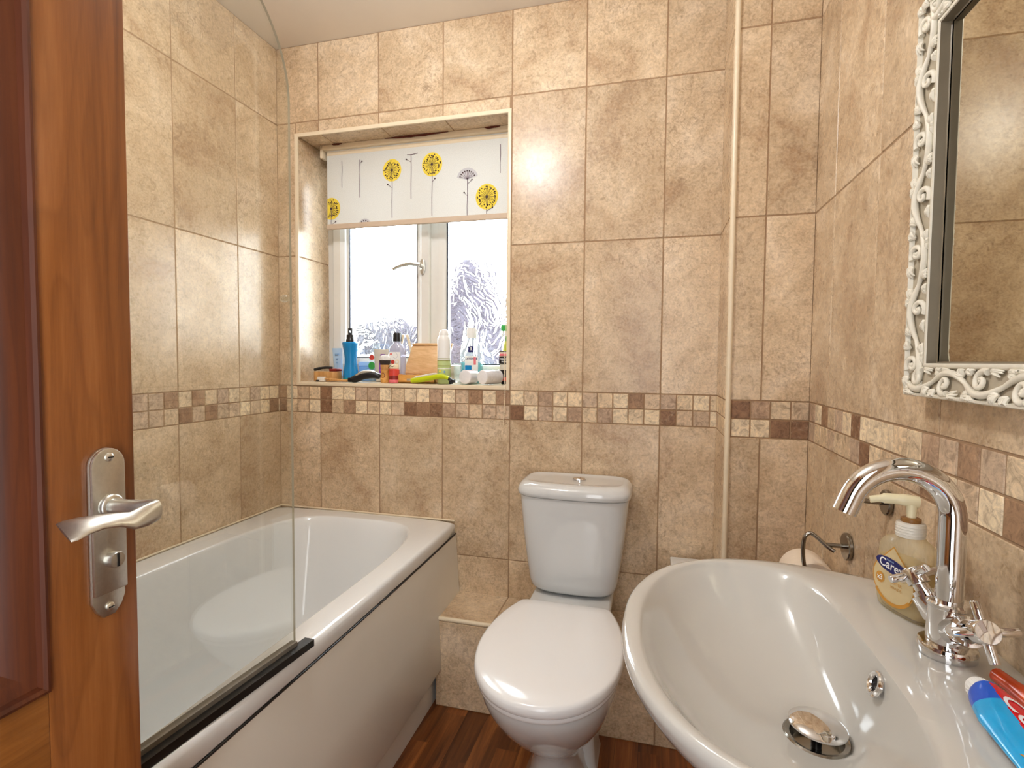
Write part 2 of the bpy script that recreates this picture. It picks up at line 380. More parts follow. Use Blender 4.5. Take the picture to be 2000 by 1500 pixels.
def grid(mb, O,u,v,n, alen, b0, b1, aoff, step, hole=None, seedrows=True, grout=True, moff=None):
    """tile the rectangle 0..alen x b0..b1; vertical joints at aoff+k*step"""
    O=Vector(O);u=Vector(u);v=Vector(v);n=Vector(n)
    cells=[]; mcells=[]
    def lines(off,st):
        k=math.floor((0-off)/st); xs=[0]
        x=off+k*st
        while x<alen-1e-4:
            if x>1e-4: xs.append(x)
            x+=st
        return xs+[alen]
    for r0,r1 in zip(ROWS[:-1],ROWS[1:]):
        lo,hi=max(r0,b0),min(r1,b1)
        if hi-lo<.002: continue
        if (r0,r1)==MOS:
            xs=lines(moff if moff is not None else aoff, step/5)
            mid=(MOS[0]+MOS[1])/2
            for x0,x1 in zip(xs,xs[1:]):
                for q0,q1 in ((lo,min(mid,hi)),(max(mid,lo),hi)):
                    if q1-q0>.002: mcells.append((x0,x1,q0,q1))
        else:
            xs=lines(aoff,step)
            for x0,x1 in zip(xs,xs[1:]): cells.append((x0,x1,lo,hi))
    if hole: cells=cut(cells,hole); mcells=cut(mcells,hole)
    for c in cells: slab(mb,O,u,v,n,*c,(random.random(),random.random(),0))
    for c in mcells: slab(mb,O,u,v,n,*c,(random.random(),tone_m(),1))
    if grout:
        g=[(0,alen,b0,b1)]
        if hole: g=cut(g,hole)
        for a0,a1,c0,c1 in g:
            mb.add([O+u*a0+v*c0,O+u*a1+v*c0,O+u*a1+v*c1,O+u*a0+v*c1],[[0,1,2,3]],1)

TG=[M['tile'],M['grout'],M['trim']]
HOLE=(.082,.926,1.022,1.966)
YW=.215  # reveal depth
# back wall with window recess
mb=MB()
grid(mb,(0,0,0),(1,0,0),(0,0,1),(0,-1,0),1.70,0,ZC,.1816,.25,HOLE)
hx0,hx1,hz0,hz1=HOLE
mb.add([(-.05,.3,0),(W+.05,.3,0),(W+.05,.3,hz0),(-.05,.3,hz0)],[[0,1,2,3]],2)
mb.add([(-.05,.3,hz1),(W+.05,.3,hz1),(W+.05,.3,ZC),(-.05,.3,ZC)],[[0,1,2,3]],2)
mb.add([(-.05,.3,hz0),(hx0,.3,hz0),(hx0,.3,hz1),(-.05,.3,hz1)],[[0,1,2,3]],2)
mb.add([(hx1,.3,hz0),(W+.05,.3,hz0),(W+.05,.3,hz1),(hx1,.3,hz1)],[[0,1,2,3]],2)
# reveals: left, right, top, sill
def reveal(O,u,v,n,al,bl,lines_a,lines_b):
    O=Vector(O);u=Vector(u);v=Vector(v);n=Vector(n)
    xs=[0]+lines_a+[al]; ys=[0]+lines_b+[bl]
    for a0,a1 in zip(xs,xs[1:]):
        for c0,c1 in zip(ys,ys[1:]): slab(mb,O,u,v,n,a0,a1,c0,c1,(random.random(),random.random(),0))
    mb.add([O,O+u*al,O+u*al+v*bl,O+v*bl],[[0,1,2,3]],1)
dz=hz1-hz0
reveal((hx0,0,hz0),(0,1,0),(0,0,1),(1,0,0),.3,dz,[],[1.5128-hz0])
reveal((hx1,0,hz0),(0,1,0),(0,0,1),(-1,0,0),.3,dz,[],[1.5128-hz0])
reveal((hx0,0,hz1),(1,0,0),(0,1,0),(0,0,-1),hx1-hx0,.3,[.1816-hx0,.4316-hx0,.6816-hx0],[])
mb.box((hx0,.0,hz0-.001),(hx1,.3,SILL-.001),2)
struct(mb.build('wall_back',TG,smooth=0,recalc=False))
# left wall
mb=MB(); grid(mb,(0,-2.05,0),(0,1,0),(0,0,1),(1,0,0),2.05,0,ZC,2.05-.209,.25); mb.box((-.05,-2.05,0),(-.0005,0.0,ZC),1)
struct(mb.build('wall_left',TG,smooth=0,recalc=False))
# right wall
mb=MB(); grid(mb,(W,-.2,0),(0,-1,0),(0,0,1),(-1,0,0),1.85,0,ZC,.154,.252); mb.box((W+.0005,-2.05,0),(W+.05,0,ZC),1)
struct(mb.build('wall_right',TG,smooth=0,recalc=False))
# pipe boxing in the corner
mb=MB()
grid(mb,(1.602,-.2,0),(1,0,0),(0,0,1),(0,-1,0),W-1.602,0,ZC,.090,.25,moff=.0145)
grid(mb,(1.602,0,0),(0,-1,0),(0,0,1),(-1,0,0),.2,0,ZC,.5,1.0,moff=.05)
struct(mb.build('wall_pipe_boxing',TG,smooth=0,recalc=False))
mb=MB(); mb.tube([(1.6085,-.2035,.0),(1.6085,-.2035,ZC)],.0072,16)
struct(mb.build('trim_2',M['trim']))
# low ledge behind the toilet
LZ=.289; LY=-.205
mb=MB()
O=Vector((.745,LY,0)); L=1.602-.745
for a0,a1 in ((0,.187),(.187,.437),(.437,.687),(.687,L)):
    slab(mb,O,Vector((1,0,0)),Vector((0,0,1)),Vector((0,-1,0)),a0,a1,0,LZ-.008,(random.random(),random.random(),0))
    slab(mb,O+Vector((0,0,LZ)),Vector((1,0,0)),Vector((0,1,0)),Vector((0,0,1)),a0,a1,.008,.205,(random.random(),random.random(),0))
mb.add([O,O+Vector((L,0,0)),O+Vector((L,0,LZ)),O+Vector((0,0,LZ))],[[0,1,2,3]],1)
mb.add([O+Vector((0,0,LZ)),O+Vector((L,0,LZ)),O+Vector((L,.205,LZ)),O+Vector((0,.205,LZ))],[[0,1,2,3]],1)
struct(mb.build('wall_ledge',TG,smooth=0,recalc=False))
mb=MB(); mb.tube([(.742,LY+.004,LZ-.003),(1.602,LY+.004,LZ-.003)],.0072,14)
struct(mb.build('trim_3',M['trim']))
# window edge trim (four mitred quadrant strips)
mb=MB()
prof=[(0.0,-.0035),(.004,-.0045),(.009,-.004),(.0125,-.002),(.0125,.004),(0,.004)]
def mitre(corners, prof, flip=1):
    rings=[]
    cx=sum(c[0] for c in corners)/4; cz=sum(c[1] for c in corners)/4
    for x,z in corners:
        rings.append([(x-math.copysign(p,x-cx)*flip, y, z-math.copysign(p,z-cz)*flip) for p,y in prof])
    return rings
rg=mitre([(.079,1.019),(.930,1.019),(.930,1.970),(.079,1.970)],prof)
mb.loft(rg+[rg[0]],0,False,False)
struct(mb.build('trim_1',M['trim'],smooth=50))
# floor, ceiling, near wall and the hall beyond the doorway
mb=MB(); mb.box((-.05,-3.3,-.04),(W+.05,0,0)); struct(mb.build('floor',M['floor'],smooth=0))
mb=MB(); mb.box((-.05,-3.3,ZC),(W+.05,.3,ZC+.05)); struct(mb.build('ceiling',M['paint'],smooth=0))
mb=MB(); YN=-2.05
mb.box((0,YN-.1,0),(.84,YN,ZC)); mb.box((1.60,YN-.1,0),(W,YN,ZC)); mb.box((.84,YN-.1,2.0),(1.60,YN,ZC))
mb.box((.0,YN,0),(.72,-1.705,ZC))
struct(mb.build('wall_front',M['wallpaint'],smooth=0))
mb=MB(); mb.box((-.05,-3.3,0),(W+.05,-3.2,ZC)); mb.box((-.05,-3.2,0),(0,YN-.1,ZC)); mb.box((W,-3.2,0),(W+.05,YN-.1,ZC))
struct(mb.build('wall_hall',M['hall'],smooth=0))

# ------------------------------------------------------------------ window
X0,X1,Z0,Z1=hx0,hx1,SILL,hz1
win=bpy.data.objects.new('window_1',None); C.objects.link(win); win.location=(.5,.215,SILL); struct(win)
def uframe(x0,x1,z0,z1,w,y0,y1,steps):
    """mitred uPVC profile: list of (inset, y)"""
    m=MB(); rings=[]
    P=[(0,y1)]+steps+[(w,y1)]
    for x,z in ((x0,z0),(x1,z0),(x1,z1),(x0,z1)):
        sx=1 if x==x0 else -1; sz=1 if z==z0 else -1
        rings.append([(x+sx*p,y,z+sz*p) for p,y in P])
    m.loft(rings+[rings[0]],0,False,False); return m
f=uframe(X0,X1,Z0,Z1,.038,.205,.275,[(0,.205),(.020,.205),(.0225,.209),(.036,.213),(.038,.22)])
f.box((.543,.205,Z0+.03),(.583,.275,Z1-.03),0,.003)
f.build('window_frame',M['upvc'],win,smooth=25)
def pane(x0,x1,z0,z1,par):
    p=MB(); y0,y1=.218,.222
    v=[(x,y,z) for y in (y0,y1) for z in (z0,z1) for x in (x0,x1)]
    p.add(v,[[0,1,3,2]],0); p.add(v,[[4,6,7,5],[0,4,5,1],[2,3,7,6],[0,2,6,4],[1,5,7,3]],1)
    p.build('pane',[M['pglass'],M['glass']],par,smooth=0)
cs=bpy.data.objects.new('casement',None); C.objects.link(cs); cs.parent=win; cs.matrix_parent_inverse=Matrix.Translation(-win.location); cs.location=(.33,.2,SILL)
s=uframe(.116,.548,Z0+.033,Z1-.033,.075,.19,.24,[(0,.19),(.003,.186),(.034,.186),(.038,.189),(.050,.196),(.053,.205),(.060,.207)])
o=s.build('sash',M['upvc'],cs,smooth=25)
g=MB()
def gasket(x0,x1,z0,z1,w,y):
    for a in ((x0,x0+w,z0,z1),(x1-w,x1,z0,z1),(x0,x1,z0,z0+w),(x0,x1,z1-w,z1)): g.box((a[0],y,a[2]),(a[1],y+.006,a[3]))
gasket(.1755,.489,Z0+.0925,Z1-.0925,.006,.209); g.build('gasket',M['gasket'],cs,smooth=0)
pane(.179,.4855,Z0+.096,Z1-.096,cs)
h=MB(); hx,hz=.521,1.487
h.prism(superell(.0105,.030,2.6,24),frame((hx,.186,hz),(0,-1,0),(1,0,0)),.009,0,.002)
h.tube([(hx,.18,hz),(hx,.150,hz+.002)],[.008,.0075],12)
h.tube(spl([(hx+.004,.148,hz+.002),(hx-.03,.139,hz+.006),(hx-.06,.135,hz+.001),(hx-.088,.136,hz-.006),(hx-.105,.139,hz-.013)],6),[.0085]*7+[.0078]*6+[.0065]*6+[.006]*6,10)
h.build('window_handle',M['satin'],cs)
fx=uframe(.58,.922,Z0+.035,Z1-.035,.036,.2,.24,[(0,.2),(.008,.2),(.020,.203),(.030,.21)])
fx.build('glazing_bead',M['upvc'],win,smooth=25)
g=MB(); gasket(.612,.89,Z0+.068,Z1-.068,.005,.211); g.build('gasket',M['gasket'],win,smooth=0)
pane(.614,.888,Z0+.07,Z1-.07,win)

# ------------------------------------------------------------------ roller blind
BY=.12
bl=thing('roller_blind','white roller blind with yellow dandelion print half lowered over the window','blind',(.51,BY,1.95))
mb=MB(); mb.box((.118,.104,1.946),(.915,.14,1.9645),0,.003); mb.tube([(.138,.128,1.934),(.905,.128,1.934)],.011,14); mb.box((.114,.104,1.915),(.126,.14,1.9645),0,.003)
mb.build('headrail',M['trim'],bl)
for (x0,x1,s) in ((.40,.66,3),(.17,.215,5),(.80,.86,7)):
    mb=MB(); k=14; up=[];dn=[]
    for i in range(k+1):
        t=i/k; x=x0+(x1-x0)*t; hgt=.0085*math.sin(PI*t)*(.6+.5*noise.noise((x*40,s,0)))
        zb=1.9622; up.append((x,.1025-.004*math.sin(PI*t),zb+.002)); dn.append((x,.1025-.004*math.sin(PI*t),zb-hgt*1.25-.0005))
    mb.add(up+dn,[[i,i+1,k+2+i,k+1+i] for i in range(k)])
    mb.build('sealant_crack',M['stain'],bl,smooth=0)
mb=MB()
bx0,bx1,bz0,bz1=.137,.906,1.642,1.946
mb.add([(bx0,BY,bz0),(bx1,BY,bz0),(bx1,BY,bz1),(bx0,BY,bz1)],[[0,1,2,3]],0)
FM=frame((0,BY-.0012,0),(0,-1,0),(1,0,0))
def F2(x,z): return (x,z)
FM=Matrix(((1,0,0,0),(0,0,-1,BY-.0012),(0,1,0,0),(0,0,0,1)))
FM2=Matrix.Translation((0,-.0006,0))@FM; FM3=Matrix.Translation((0,-.0012,0))@FM
def clipx(p): return (max(p[0],bx0+.0005),p[1])
def flower(x,z,r,stem_z,seed,leafs=(),full=True):
    rd=random.Random(seed)
    n=40; mb.flat([clipx((x+r*1.0*math.cos(2*PI*i/n),z+r*1.08*math.sin(2*PI*i/n))) for i in range(n)],FM,1)
    for i in range(26):
        a=2*PI*i/26+rd.uniform(-.06,.06); q=r*rd.uniform(.62,.86)
        e=(x+q*math.cos(a),z+q*1.08*math.sin(a))
        if e[0]<bx0+.004: continue
        if i%2==0: mb.stroke([(x,z),e],.0013,FM2,2)
        else: mb.stroke([(x+.3*(e[0]-x),z+.3*(e[1]-z)),((x*.25+e[0]*.75),(z*.25+e[1]*.75))],.001,FM2,2)
        mb.disc(e,.0026,FM2,2,8)
        if rd.random()<.7:
            e2=(x+.97*q*1.0*math.cos(a+.12),z+.8*q*1.08*math.sin(a+.12))
            if e2[0]>bx0+.004: mb.disc(e2,.0024,FM2,2,8)
    mb.disc((x,z),.005,FM3,2,10)
    stem(x,z,stem_z,leafs)
def stem(x,z,z2,leafs=(),w=.0022):
    mb.stroke([(x,z),(x+.001,(z*2+z2)/3),(x-.0006,(z+z2*2)/3),(x,z2)],w,FM2,3)
    for lz,dx,dzz in leafs:
        mb.stroke([(x,lz),(x+dx,lz+dzz)],.0015,FM2,3); mb.disc((x+dx,lz+dzz),.0032,FM2,2,10)
flower(.422,1.848,.039,1.667,1,[(1.782,-.018,.013)])
flower(.588,1.856,.041,1.664,2,[(1.79,.012,.013)])
flower(.805,1.721,.043,1.642,3,[(1.668,.022,.013)])
flower(.155,1.719,.040,1.642,4,[(1.655,.02,.012)])
stem(.204,1.901,1.798); stem(.283,1.900,1.754,[(1.885,.01,.008)]); stem(.502,1.902,1.733,[(1.872,-.02,.012)]); stem(.856,1.905,1.802)
mb.stroke([(.486,1.901),(.502,1.8995),(.53,1.903)],.0022,FM2,3)
def fan(x,z,r,a0,a1,nm,st=None,leafs=()):
    k=16; mb.flat([(x,z-.002)]+[(x+r*math.cos(R(a0+(a1-a0)*i/k)),z+r*math.sin(R(a0+(a1-a0)*i/k))) for i in range(k+1)],FM,4)
    for i in range(nm):
        a=R(a0+(a1-a0)*(i+.5)/nm); q=r*.72
        mb.stroke([(x,z),(x+q*math.cos(a),z+q*math.sin(a))],.0012,FM2,3); mb.disc((x+q*math.cos(a),z+q*math.sin(a)),.0027,FM2,2,8)
    if st: stem(x,z,st,leafs)
fan(.729,1.79,.042,15,168,9,1.642,[(1.772,.018,.015),(1.73,-.012,.012)])
fan(.304,1.644,.028,5,175,6)
mb.box((bx0,BY-.008,1.636),(bx1,BY+.004,1.657),5,.003)
mb.build('blind_fabric',[M['fabric'],M['yellow'],M['ink'],M['mauve'],M['greyprint'],M['bottom']],bl,smooth=0,recalc=False)
mb=MB(); pth=spl([(.897,.10,1.93),(.895,.095,1.6),(.892,.08,1.25),(.905,.02,1.08),(.917,-.012,1.03),(.916,-.014,.96),(.912,-.014,.898)],10)
mb.tube(pth,.0011,6)
for q in pth[::1]: mb.lathe([(0.0002,-.002),(.0018,-.001),(.0018,.001),(.0002,.002)],q,n=6)
mb.build('pull_chain',M['trim'],bl)

# ------------------------------------------------------------------ outside
def blob(cx,cy,cz,rx,ry,rz,seed,k=3,amp=.25,fr=3):
    bm=bmesh.new(); bmesh.ops.create_icosphere(bm,subdivisions=k,radius=1)
    for v in bm.verts:
        d=1+amp*noise.fractal(Vector(v.co)*fr+Vector((seed,0,0)),1,2,4); v.co=Vector((cx+v.co.x*rx*d,cy+v.co.y*ry*d,cz+v.co.z*rz*d))
    return bm
def foliage(cx,cy,rx,ry,zb,zt,n,seed,size):
    m=MB(); rd=random.Random(seed)
    for q in range(n):
        h=rd.random()**.9; z=zb+(zt-zb)*h; w=math.sqrt(max(.02,1-h**2.2))
        a=rd.uniform(0,2*PI); r=math.sqrt(rd.random())*w
        m.bm(blob(cx+rx*r*math.cos(a),cy+ry*r*math.sin(a),z,size*rd.uniform(.6,1.3),size*rd.uniform(.6,1.2),size*rd.uniform(.5,1.0),q,2,.3,2))
    m.tube([(cx,cy,-1.6),(cx,cy,zb+.3)],.06,10); return m
tag(foliage(-.36,3.3,.62,.3,-.4,2.0,250,3,.17).build('garden_tree',M['leaf2']),'tall grey-purple tree seen blurred through the right window pane','tree')
tag(foliage(-2.45,5.6,1.2,.4,-.5,1.62,230,9,.21).build('garden_hedge',M['leaf']),'dark bushy hedge seen blurred through the left window pane','hedge')
mb=MB(); mb.box((-9,.4,-1.7),(9,14,-1.6)); struct(mb.build('exterior_ground',M['leaf'],smooth=0))

# ------------------------------------------------------------------ bath
def bow(y,b): 
    t=min(1,max(0,-y/1.7)); return b*math.sin(PI*t)**.8
BZ=.545
bt=thing('bathtub','white built-in bathtub with bowed front panel along the left wall','bathtub',(.4,-.85,0))
outer=[]
K=40
for i in range(K+1): y=-.004-1.69*i/K; outer.append((.736+bow(y,.012),y))
for i in range(K+1): outer.append((.003,-1.694+1.69*i/K))
NB=144; CB=(.392,-.85)
ro=polar(outer,CB,NB)
inner=superell(.284,.772,4.6,200,CB); ri=polar(inner,CB,NB)
def sc(ring,s,c=CB,sy=None): return [(c[0]+(x-c[0])*s, c[1]+(y-c[1])*(sy or s)) for x,y in ring]
def r3(ring,z): return [(x,y,z) for x,y in ring]
mb=MB()
def off(ring,d):
    out=[]
    n=len(ring)
    for i in range(n):
        a=Vector(ring[i-1]);b=Vector(ring[(i+1)%n]); t=(b-a).normalized(); nn=Vector((t.y,-t.x)); out.append((ring[i][0]-nn.x*d, ring[i][1]-nn.y*d))
    return out
def lerp(a,b,t): return [(p[0]+(q[0]-p[0])*t,p[1]+(q[1]-p[1])*t) for p,q in zip(a,b)]
floor_c=superell(.20,.56,2.6,200,(.392,-.86)); rf=polar(floor_c,CB,NB)
rings=[r3(lerp(ro,ri,.30),.503),r3(lerp(ro,ri,.02),.5035),r3(ro,.506),r3(ro,.534),r3(lerp(ro,ri,.03),.5405),r3(lerp(ro,ri,.09),.5442),r3(lerp(ro,ri,.16),BZ),
       r3(lerp(ro,ri,.93),BZ),r3(lerp(ro,ri,.975),.5444),r3(ri,.542)]
for t,z in ((.02,.536),(.05,.522),(.10,.49),(.20,.42),(.34,.33),(.5,.245),(.68,.185),(.85,.155),(1,.142)): rings.append(r3(lerp(ri,rf,t),z))
for s,z in ((.85,.137),(.6,.133),(.3,.131),(.05,.13)): rings.append(r3(sc(rf,s,(.392,-.86)),z))
mb.loft(rings,0,False,True)
mb.build('tub',M['bath'],bt,smooth=50)
mb=MB(); pts=[]
for i in range(K+1):
    y=-.004-1.69*i/K
    pts.append([(.736+bow(y,.012)+d,y,z) for d,z in ((-.03,.4992),(-.004,.4988),(0,.4965),(.013,.30),(.024,.125),(.020,.118),(-.015,.118))])
mb.loft(pts,0,False,False,closed=False); mb.build('side_panel',M['panel'],bt,smooth=40)
mb=MB(); mb.tube([(.7352+bow(-.004-1.69*i/K,.012),-.004-1.69*i/K,.4995) for i in range(K+1)],.0026,8); mb.build('gap_shadow_strip',M['blackrub'],bt)  # black strip stands in for the shadow gap under the rim
mb=MB(); pts=[[(.729+bow(-.004-1.69*i/K,.01),-.004-1.69*i/K,z) for z in (0,.119)] for i in range(K+1)]
mb.loft(pts,0,False,False,closed=False); mb.build('plinth',M['panel'],bt,smooth=40)
# sealant bead against the walls
mb=MB(); mb.tube([(.0055,-1.69,BZ+.001),(.0055,-.0055,BZ+.001)],.0035,8); mb.tube([(.0055,-.0055,BZ+.001),(.732,-.0055,BZ+.001)],.0035,8); mb.build('sealant',M['trim'],bt)

# ------------------------------------------------------------------ bath screen
sA=Vector((.7365,-.887,0)); sB=Vector((.676,-1.695,0)); sd=(sB-sA).normalized(); sn=Vector((sd.y,-sd.x,0))
scr=thing('bath_screen','frameless clear glass bath screen with curved top corner on the bath edge','shower screen',(.71,-1.3,BZ))
L=(sB-sA).length; zb=.553
poly=[(0,zb)]; rr=.20; zt=1.80
for i in range(21):
    a=R(180-90*i/20); poly.append((rr+rr*math.cos(a),zt-rr+rr*math.sin(a)))
poly+= [(L,zt),(L,zb)]
th=.005
mb=MB(); P=lambda a,z,o: sA+sd*a+sn*o+Vector((0,0,z)); n=len(poly)
mb.add([P(a,z,-th/2) for a,z in poly]+[P(a,z,th/2) for a,z in poly],[list(range(n))[::-1],[n+i for i in range(n)]],0)
mb.add([P(a,z,-th/2) for a,z in poly]+[P(a,z,th/2) for a,z in poly],[[i,i+1,n+i+1,n+i] for i in range(n-1)],1)
mb.build('glass_panel',[M['glass'],M['glassedge']],scr,smooth=0)
mb=MB()
for a0,a1,z0,z1,o,mt in ((.002,L,.566,.546,.0,1),): 
    pass
out=-1 if sn.x<0 else 1
def bar(a0,a1,o0,o1,z0,z1,mt):
    vs=[P(a,z,o) for a in (a0,a1) for o in (o0,o1) for z in (z0,z1)]
    mb.add(vs,[[0,1,3,2],[4,6,7,5],[0,4,5,1],[2,3,7,6],[1,5,7,3],[0,2,6,4]],mt)
q=out
bar(.0,L,-.007,.007,.5455,.568,1)
bar(-.03,L,q*.007,q*.022,.546,.560,0)
bar(-.034,-.002,-q*.004,q*.007,.546,.557,0)
mb.build('bottom_seal',[M['blackrub'],M['greyrub']],scr,smooth=0)
mb=MB(); bar(L-.03,L+.004,-.012,.012,zb,zt+.01,0); mb.build('hinge_profile',M['chrome'],scr,smooth=0)
mb=MB(); c=sA+sd*.016+Vector((0,0,1.234)); mb.lathe([(.0001,-.009),(.005,-.008),(.0075,-.003),(.0075,.003),(.005,.008),(.0001,.009)],c,sn,16)
mb.build('suction_stopper',M['clear'],scr)

# ------------------------------------------------------------------ toilet
TX=1.178
wc=thing('toilet','white close-coupled toilet with lid down in front of the tiled ledge','toilet',(TX,-.5,0))
def outline(hws, front, yc0, hw, scale=1):
    """lid outline; y measured as distance from the wall"""
    pts=[(x,-v) for v,x in hws]
    v0=hws[-1][0]
    k=26
    for i in range(1,k+1):
        a=PI/2*i/k; pts.append((hw*math.cos(a)**.92 if i<k else 0,-(v0+(front-v0)*math.sin(a)**.97)))
    full=pts+[(-x,y) for x,y in pts[-2::-1]]
    return [(TX+x,y) for x,y in full]
hw=.1765
lid=outline([(.283,.10),(.284,.118),(.289,.127),(.30,.133),(.34,.149),(.38,.161),(.43,.171),(.48,.176),(.51,hw)],.757,0,hw)
NL=112; CL=(TX,-.52); rl=polar(lid,CL,NL)
def S2(ring,s,c=CL): return [(c[0]+(x-c[0])*s,c[1]+(y-c[1])*s) for x,y in ring]
mb=MB(); mb.loft([r3(S2(rl,.985),.404),r3(S2(rl,.997),.407),r3(rl,.413),r3(S2(rl,.998),.421),r3(S2(rl,.985),.4275),r3(S2(rl,.955),.4305),r3(S2(rl,.8),.433),r3(S2(rl,.5),.435),r3(S2(rl,.2),.4355)])
mb.build('lid',M['seat'],wc,smooth=60)
mb=MB(); mb.loft([r3(S2(rl,.955),.389),r3(S2(rl,.967),.391),r3(S2(rl,.972),.396),r3(S2(rl,.966),.4035)]); mb.build('seat',M['seat'],wc,smooth=60)
def oval(z,hw,yb,yf,n=2.3):
    cy=yb+(yf-yb)*.42; pts=[]
    k=96
    for i in range(k):
        a=2*PI*i/k; cx=math.cos(a); sy=math.sin(a)
        b=(cy-yf) if sy<0 else (yb-cy)
        pts.append((TX+hw*sgnpow(cx,2/n),cy+b*sgnpow(sy,2/n),z))
    return pts
mb=MB()
prof=[(0,.084,-.26,-.565),(.012,.084,-.26,-.565),(.03,.074,-.262,-.555),(.07,.066,-.27,-.53),(.11,.064,-.275,-.52),(.14,.070,-.275,-.525),(.165,.090,-.27,-.545),(.19,.105,-.265,-.575),(.225,.124,-.262,-.615),(.27,.144,-.262,-.66),(.315,.158,-.262,-.70),(.355,.166,-.265,-.728),(.38,.1675,-.27,-.736),(.390,.165,-.27,-.733)]
mb.loft([oval(*p) for p in prof])
# rear shelf, trap outlet and foot
def rr3(w,d,r,cx,cy,z): return [(x,y,z) for x,y in rrect(w,d,r,6,(cx,cy))]
mb.loft([rr3(.20,.30,.03,TX,-.165,.298),rr3(.235,.315,.035,TX,-.165,.32),rr3(.245,.32,.035,TX,-.165,.39),rr3(.235,.315,.03,TX,-.165,.398)])
mb.loft([rr3(.18,.16,.03,TX+.012,-.29,.0),rr3(.17,.155,.03,TX+.012,-.29,.02),rr3(.155,.15,.03,TX+.010,-.29,.14),rr3(.16,.14,.03,TX+.008,-.285,.24),rr3(.2,.12,.03,TX,-.272,.33)])
mb.build('pan',M['ceramic'],wc,smooth=60)
def cis(hwid,yb,yf,z,n=5.0,k=96):
    cy=(yb+yf)/2; out=[]
    for i in range(k):
        a=2*PI*i/k; x=hwid*sgnpow(math.cos(a),2/n); y=cy+(yb-yf)/2*sgnpow(math.sin(a),2/n)
        if math.sin(a)<0: y-=.012*(1-(x/hwid)**2)
        out.append((TX+x,y,z))
    return out
mb=MB()
mb.loft([cis(.085,-.03,-.135,.400),cis(.107,-.02,-.155,.4015),cis(.121,-.014,-.172,.408),cis(.131,-.01,-.183,.42),cis(.137,-.01,-.188,.44),cis(.146,-.01,-.191,.50),cis(.156,-.01,-.195,.58),cis(.164,-.01,-.198,.66),cis(.168,-.01,-.2,.7045)])
mb.build('cistern',M['ceramic'],wc,smooth=60)
mb=MB()
mb.loft([cis(.170,-.006,-.203,.7065),cis(.174,-.006,-.206,.710),cis(.1755,-.006,-.2065,.722),cis(.172,-.008,-.202,.734),cis(.163,-.014,-.19,.7445),cis(.154,-.022,-.176,.7475),cis(.147,-.03,-.166,.7465),cis(.143,-.036,-.160,.7445),cis(.1,-.06,-.14,.744),cis(.02,-.09,-.11,.744)])
mb.build('cistern_lid',M['ceramic'],wc,smooth=60)
mb=MB(); mb.lathe([(.021,.742),(.021,.748),(.018,.751),(.009,.7525),(.001,.753)],(TX+.01,-.10,0),n=32,sy=.75); mb.build('flush_button',M['chrome'],wc)
for s in (-1,1):
    mb=MB(); mb.tube([(TX+s*.075-.02,-.277,.409),(TX+s*.075+.02,-.277,.409)],.009,12); mb.build('hinge',M['chrome'],wc)
# white tub on the ledge beside the toilet
b=thing('storage_box','low white box on the tiled ledge behind the wash basin','box',(1.535,-.1,LZ))
mb=MB(); mb.box((1.475,-.17,LZ+.0017),(1.592,-.03,.491),0,.004); mb.build('box_body',M['white'],b)
mb=MB(); mb.box((1.471,-.174,.491),(1.595,-.026,.502),0,.004); mb.build('box_lid',M['white'],b)

# ------------------------------------------------------------------ wash basin
YB=-1.062; SZ=.785
wb=thing('wash_basin','white rounded pedestal wash basin on the right tiled wall','basin',(1.6,YB,0))
def pt(w,u): return (W-.001-w,YB+u)
out_=[]
for i in range(61):
    a=PI/2-PI*i/60
    out_.append((.2+.237*sgnpow(math.cos(a),2/2.3),.273*sgnpow(math.sin(a),2/2.3)))
back=[(w,.273-.05*((.2-w)/.2)**2) for w in (.16,.12,.08,.04,.012,.0)]
poly=[(w,u) for w,u in reversed(back)]+out_+[(w,-u) for w,u in back]
inn=[]
for i in range(120):
    a=2*PI*i/120; c_=math.cos(a)
    if c_>=0: inn.append((.262+.149*sgnpow(c_,2/2.15),.243*sgnpow(math.sin(a),2/2.15)))
    else: inn.append((.262-.115*sgnpow(-c_,2/3.6),.243*sgnpow(math.sin(a),2/3.2)))
NS=160; CS=(.25,0)
po=polar(poly,CS,NS); pi_=polar(inn,CS,NS); DR=(.208,-.012)
drn=[(DR[0]+.034*math.cos(2*PI*i/NS),DR[1]+.034*math.sin(2*PI*i/NS)) for i in range(NS)]
def B3(ring,z,dz=None): return [(*pt(*p), z+(dz(p) if dz else 0)) for p in ring]
def scw(ring,s,su=None): return [(p[0]*s,p[1]*(su or s)) for p in ring]
mb=MB()
rings=[]
for s,z in ((.50,.56),(.56,.60),(.66,.645),(.80,.69),(.91,.725),(.965,.748),(.988,.762),(.998,.772)): rings.append(B3(scw(po,s),z))
rings+= [B3(po,.7765),B3(lerp(po,pi_,.05),.7825),B3(lerp(po,pi_,.16),.7855),B3(lerp(po,pi_,.45),SZ+.001),B3(lerp(po,pi_,.75),SZ),B3(lerp(po,pi_,.9),.7835),B3(pi_,.780)]
for t,z in ((.03,.775),(.07,.766),(.13,.752),(.22,.735),(.34,.718),(.5,.702),(.68,.69),(.85,.682),(1,.677)): rings.append(B3(lerp(pi_,drn,t),z))
rings.append(B3(scw(drn,1),.655))
mb.loft(rings,0,True,False); 
mb.build('bowl',M['basin'],wb,smooth=60)
mb=MB(); pd=lambda s,z,d:[(W-.02-d-.10*s+.10*s*math.cos(a)*1.0,YB+.095*s*math.sin(a),z) for a in [2*PI*i/48 for i in range(48)]]
mb.loft([pd(1.0,0,.0),pd(1.0,.02,0),pd(.86,.06,.005),pd(.78,.3,.006),pd(.85,.48,.004),pd(1.0,.575,0)]); mb.build('pedestal',M['basin'],wb,smooth=60)
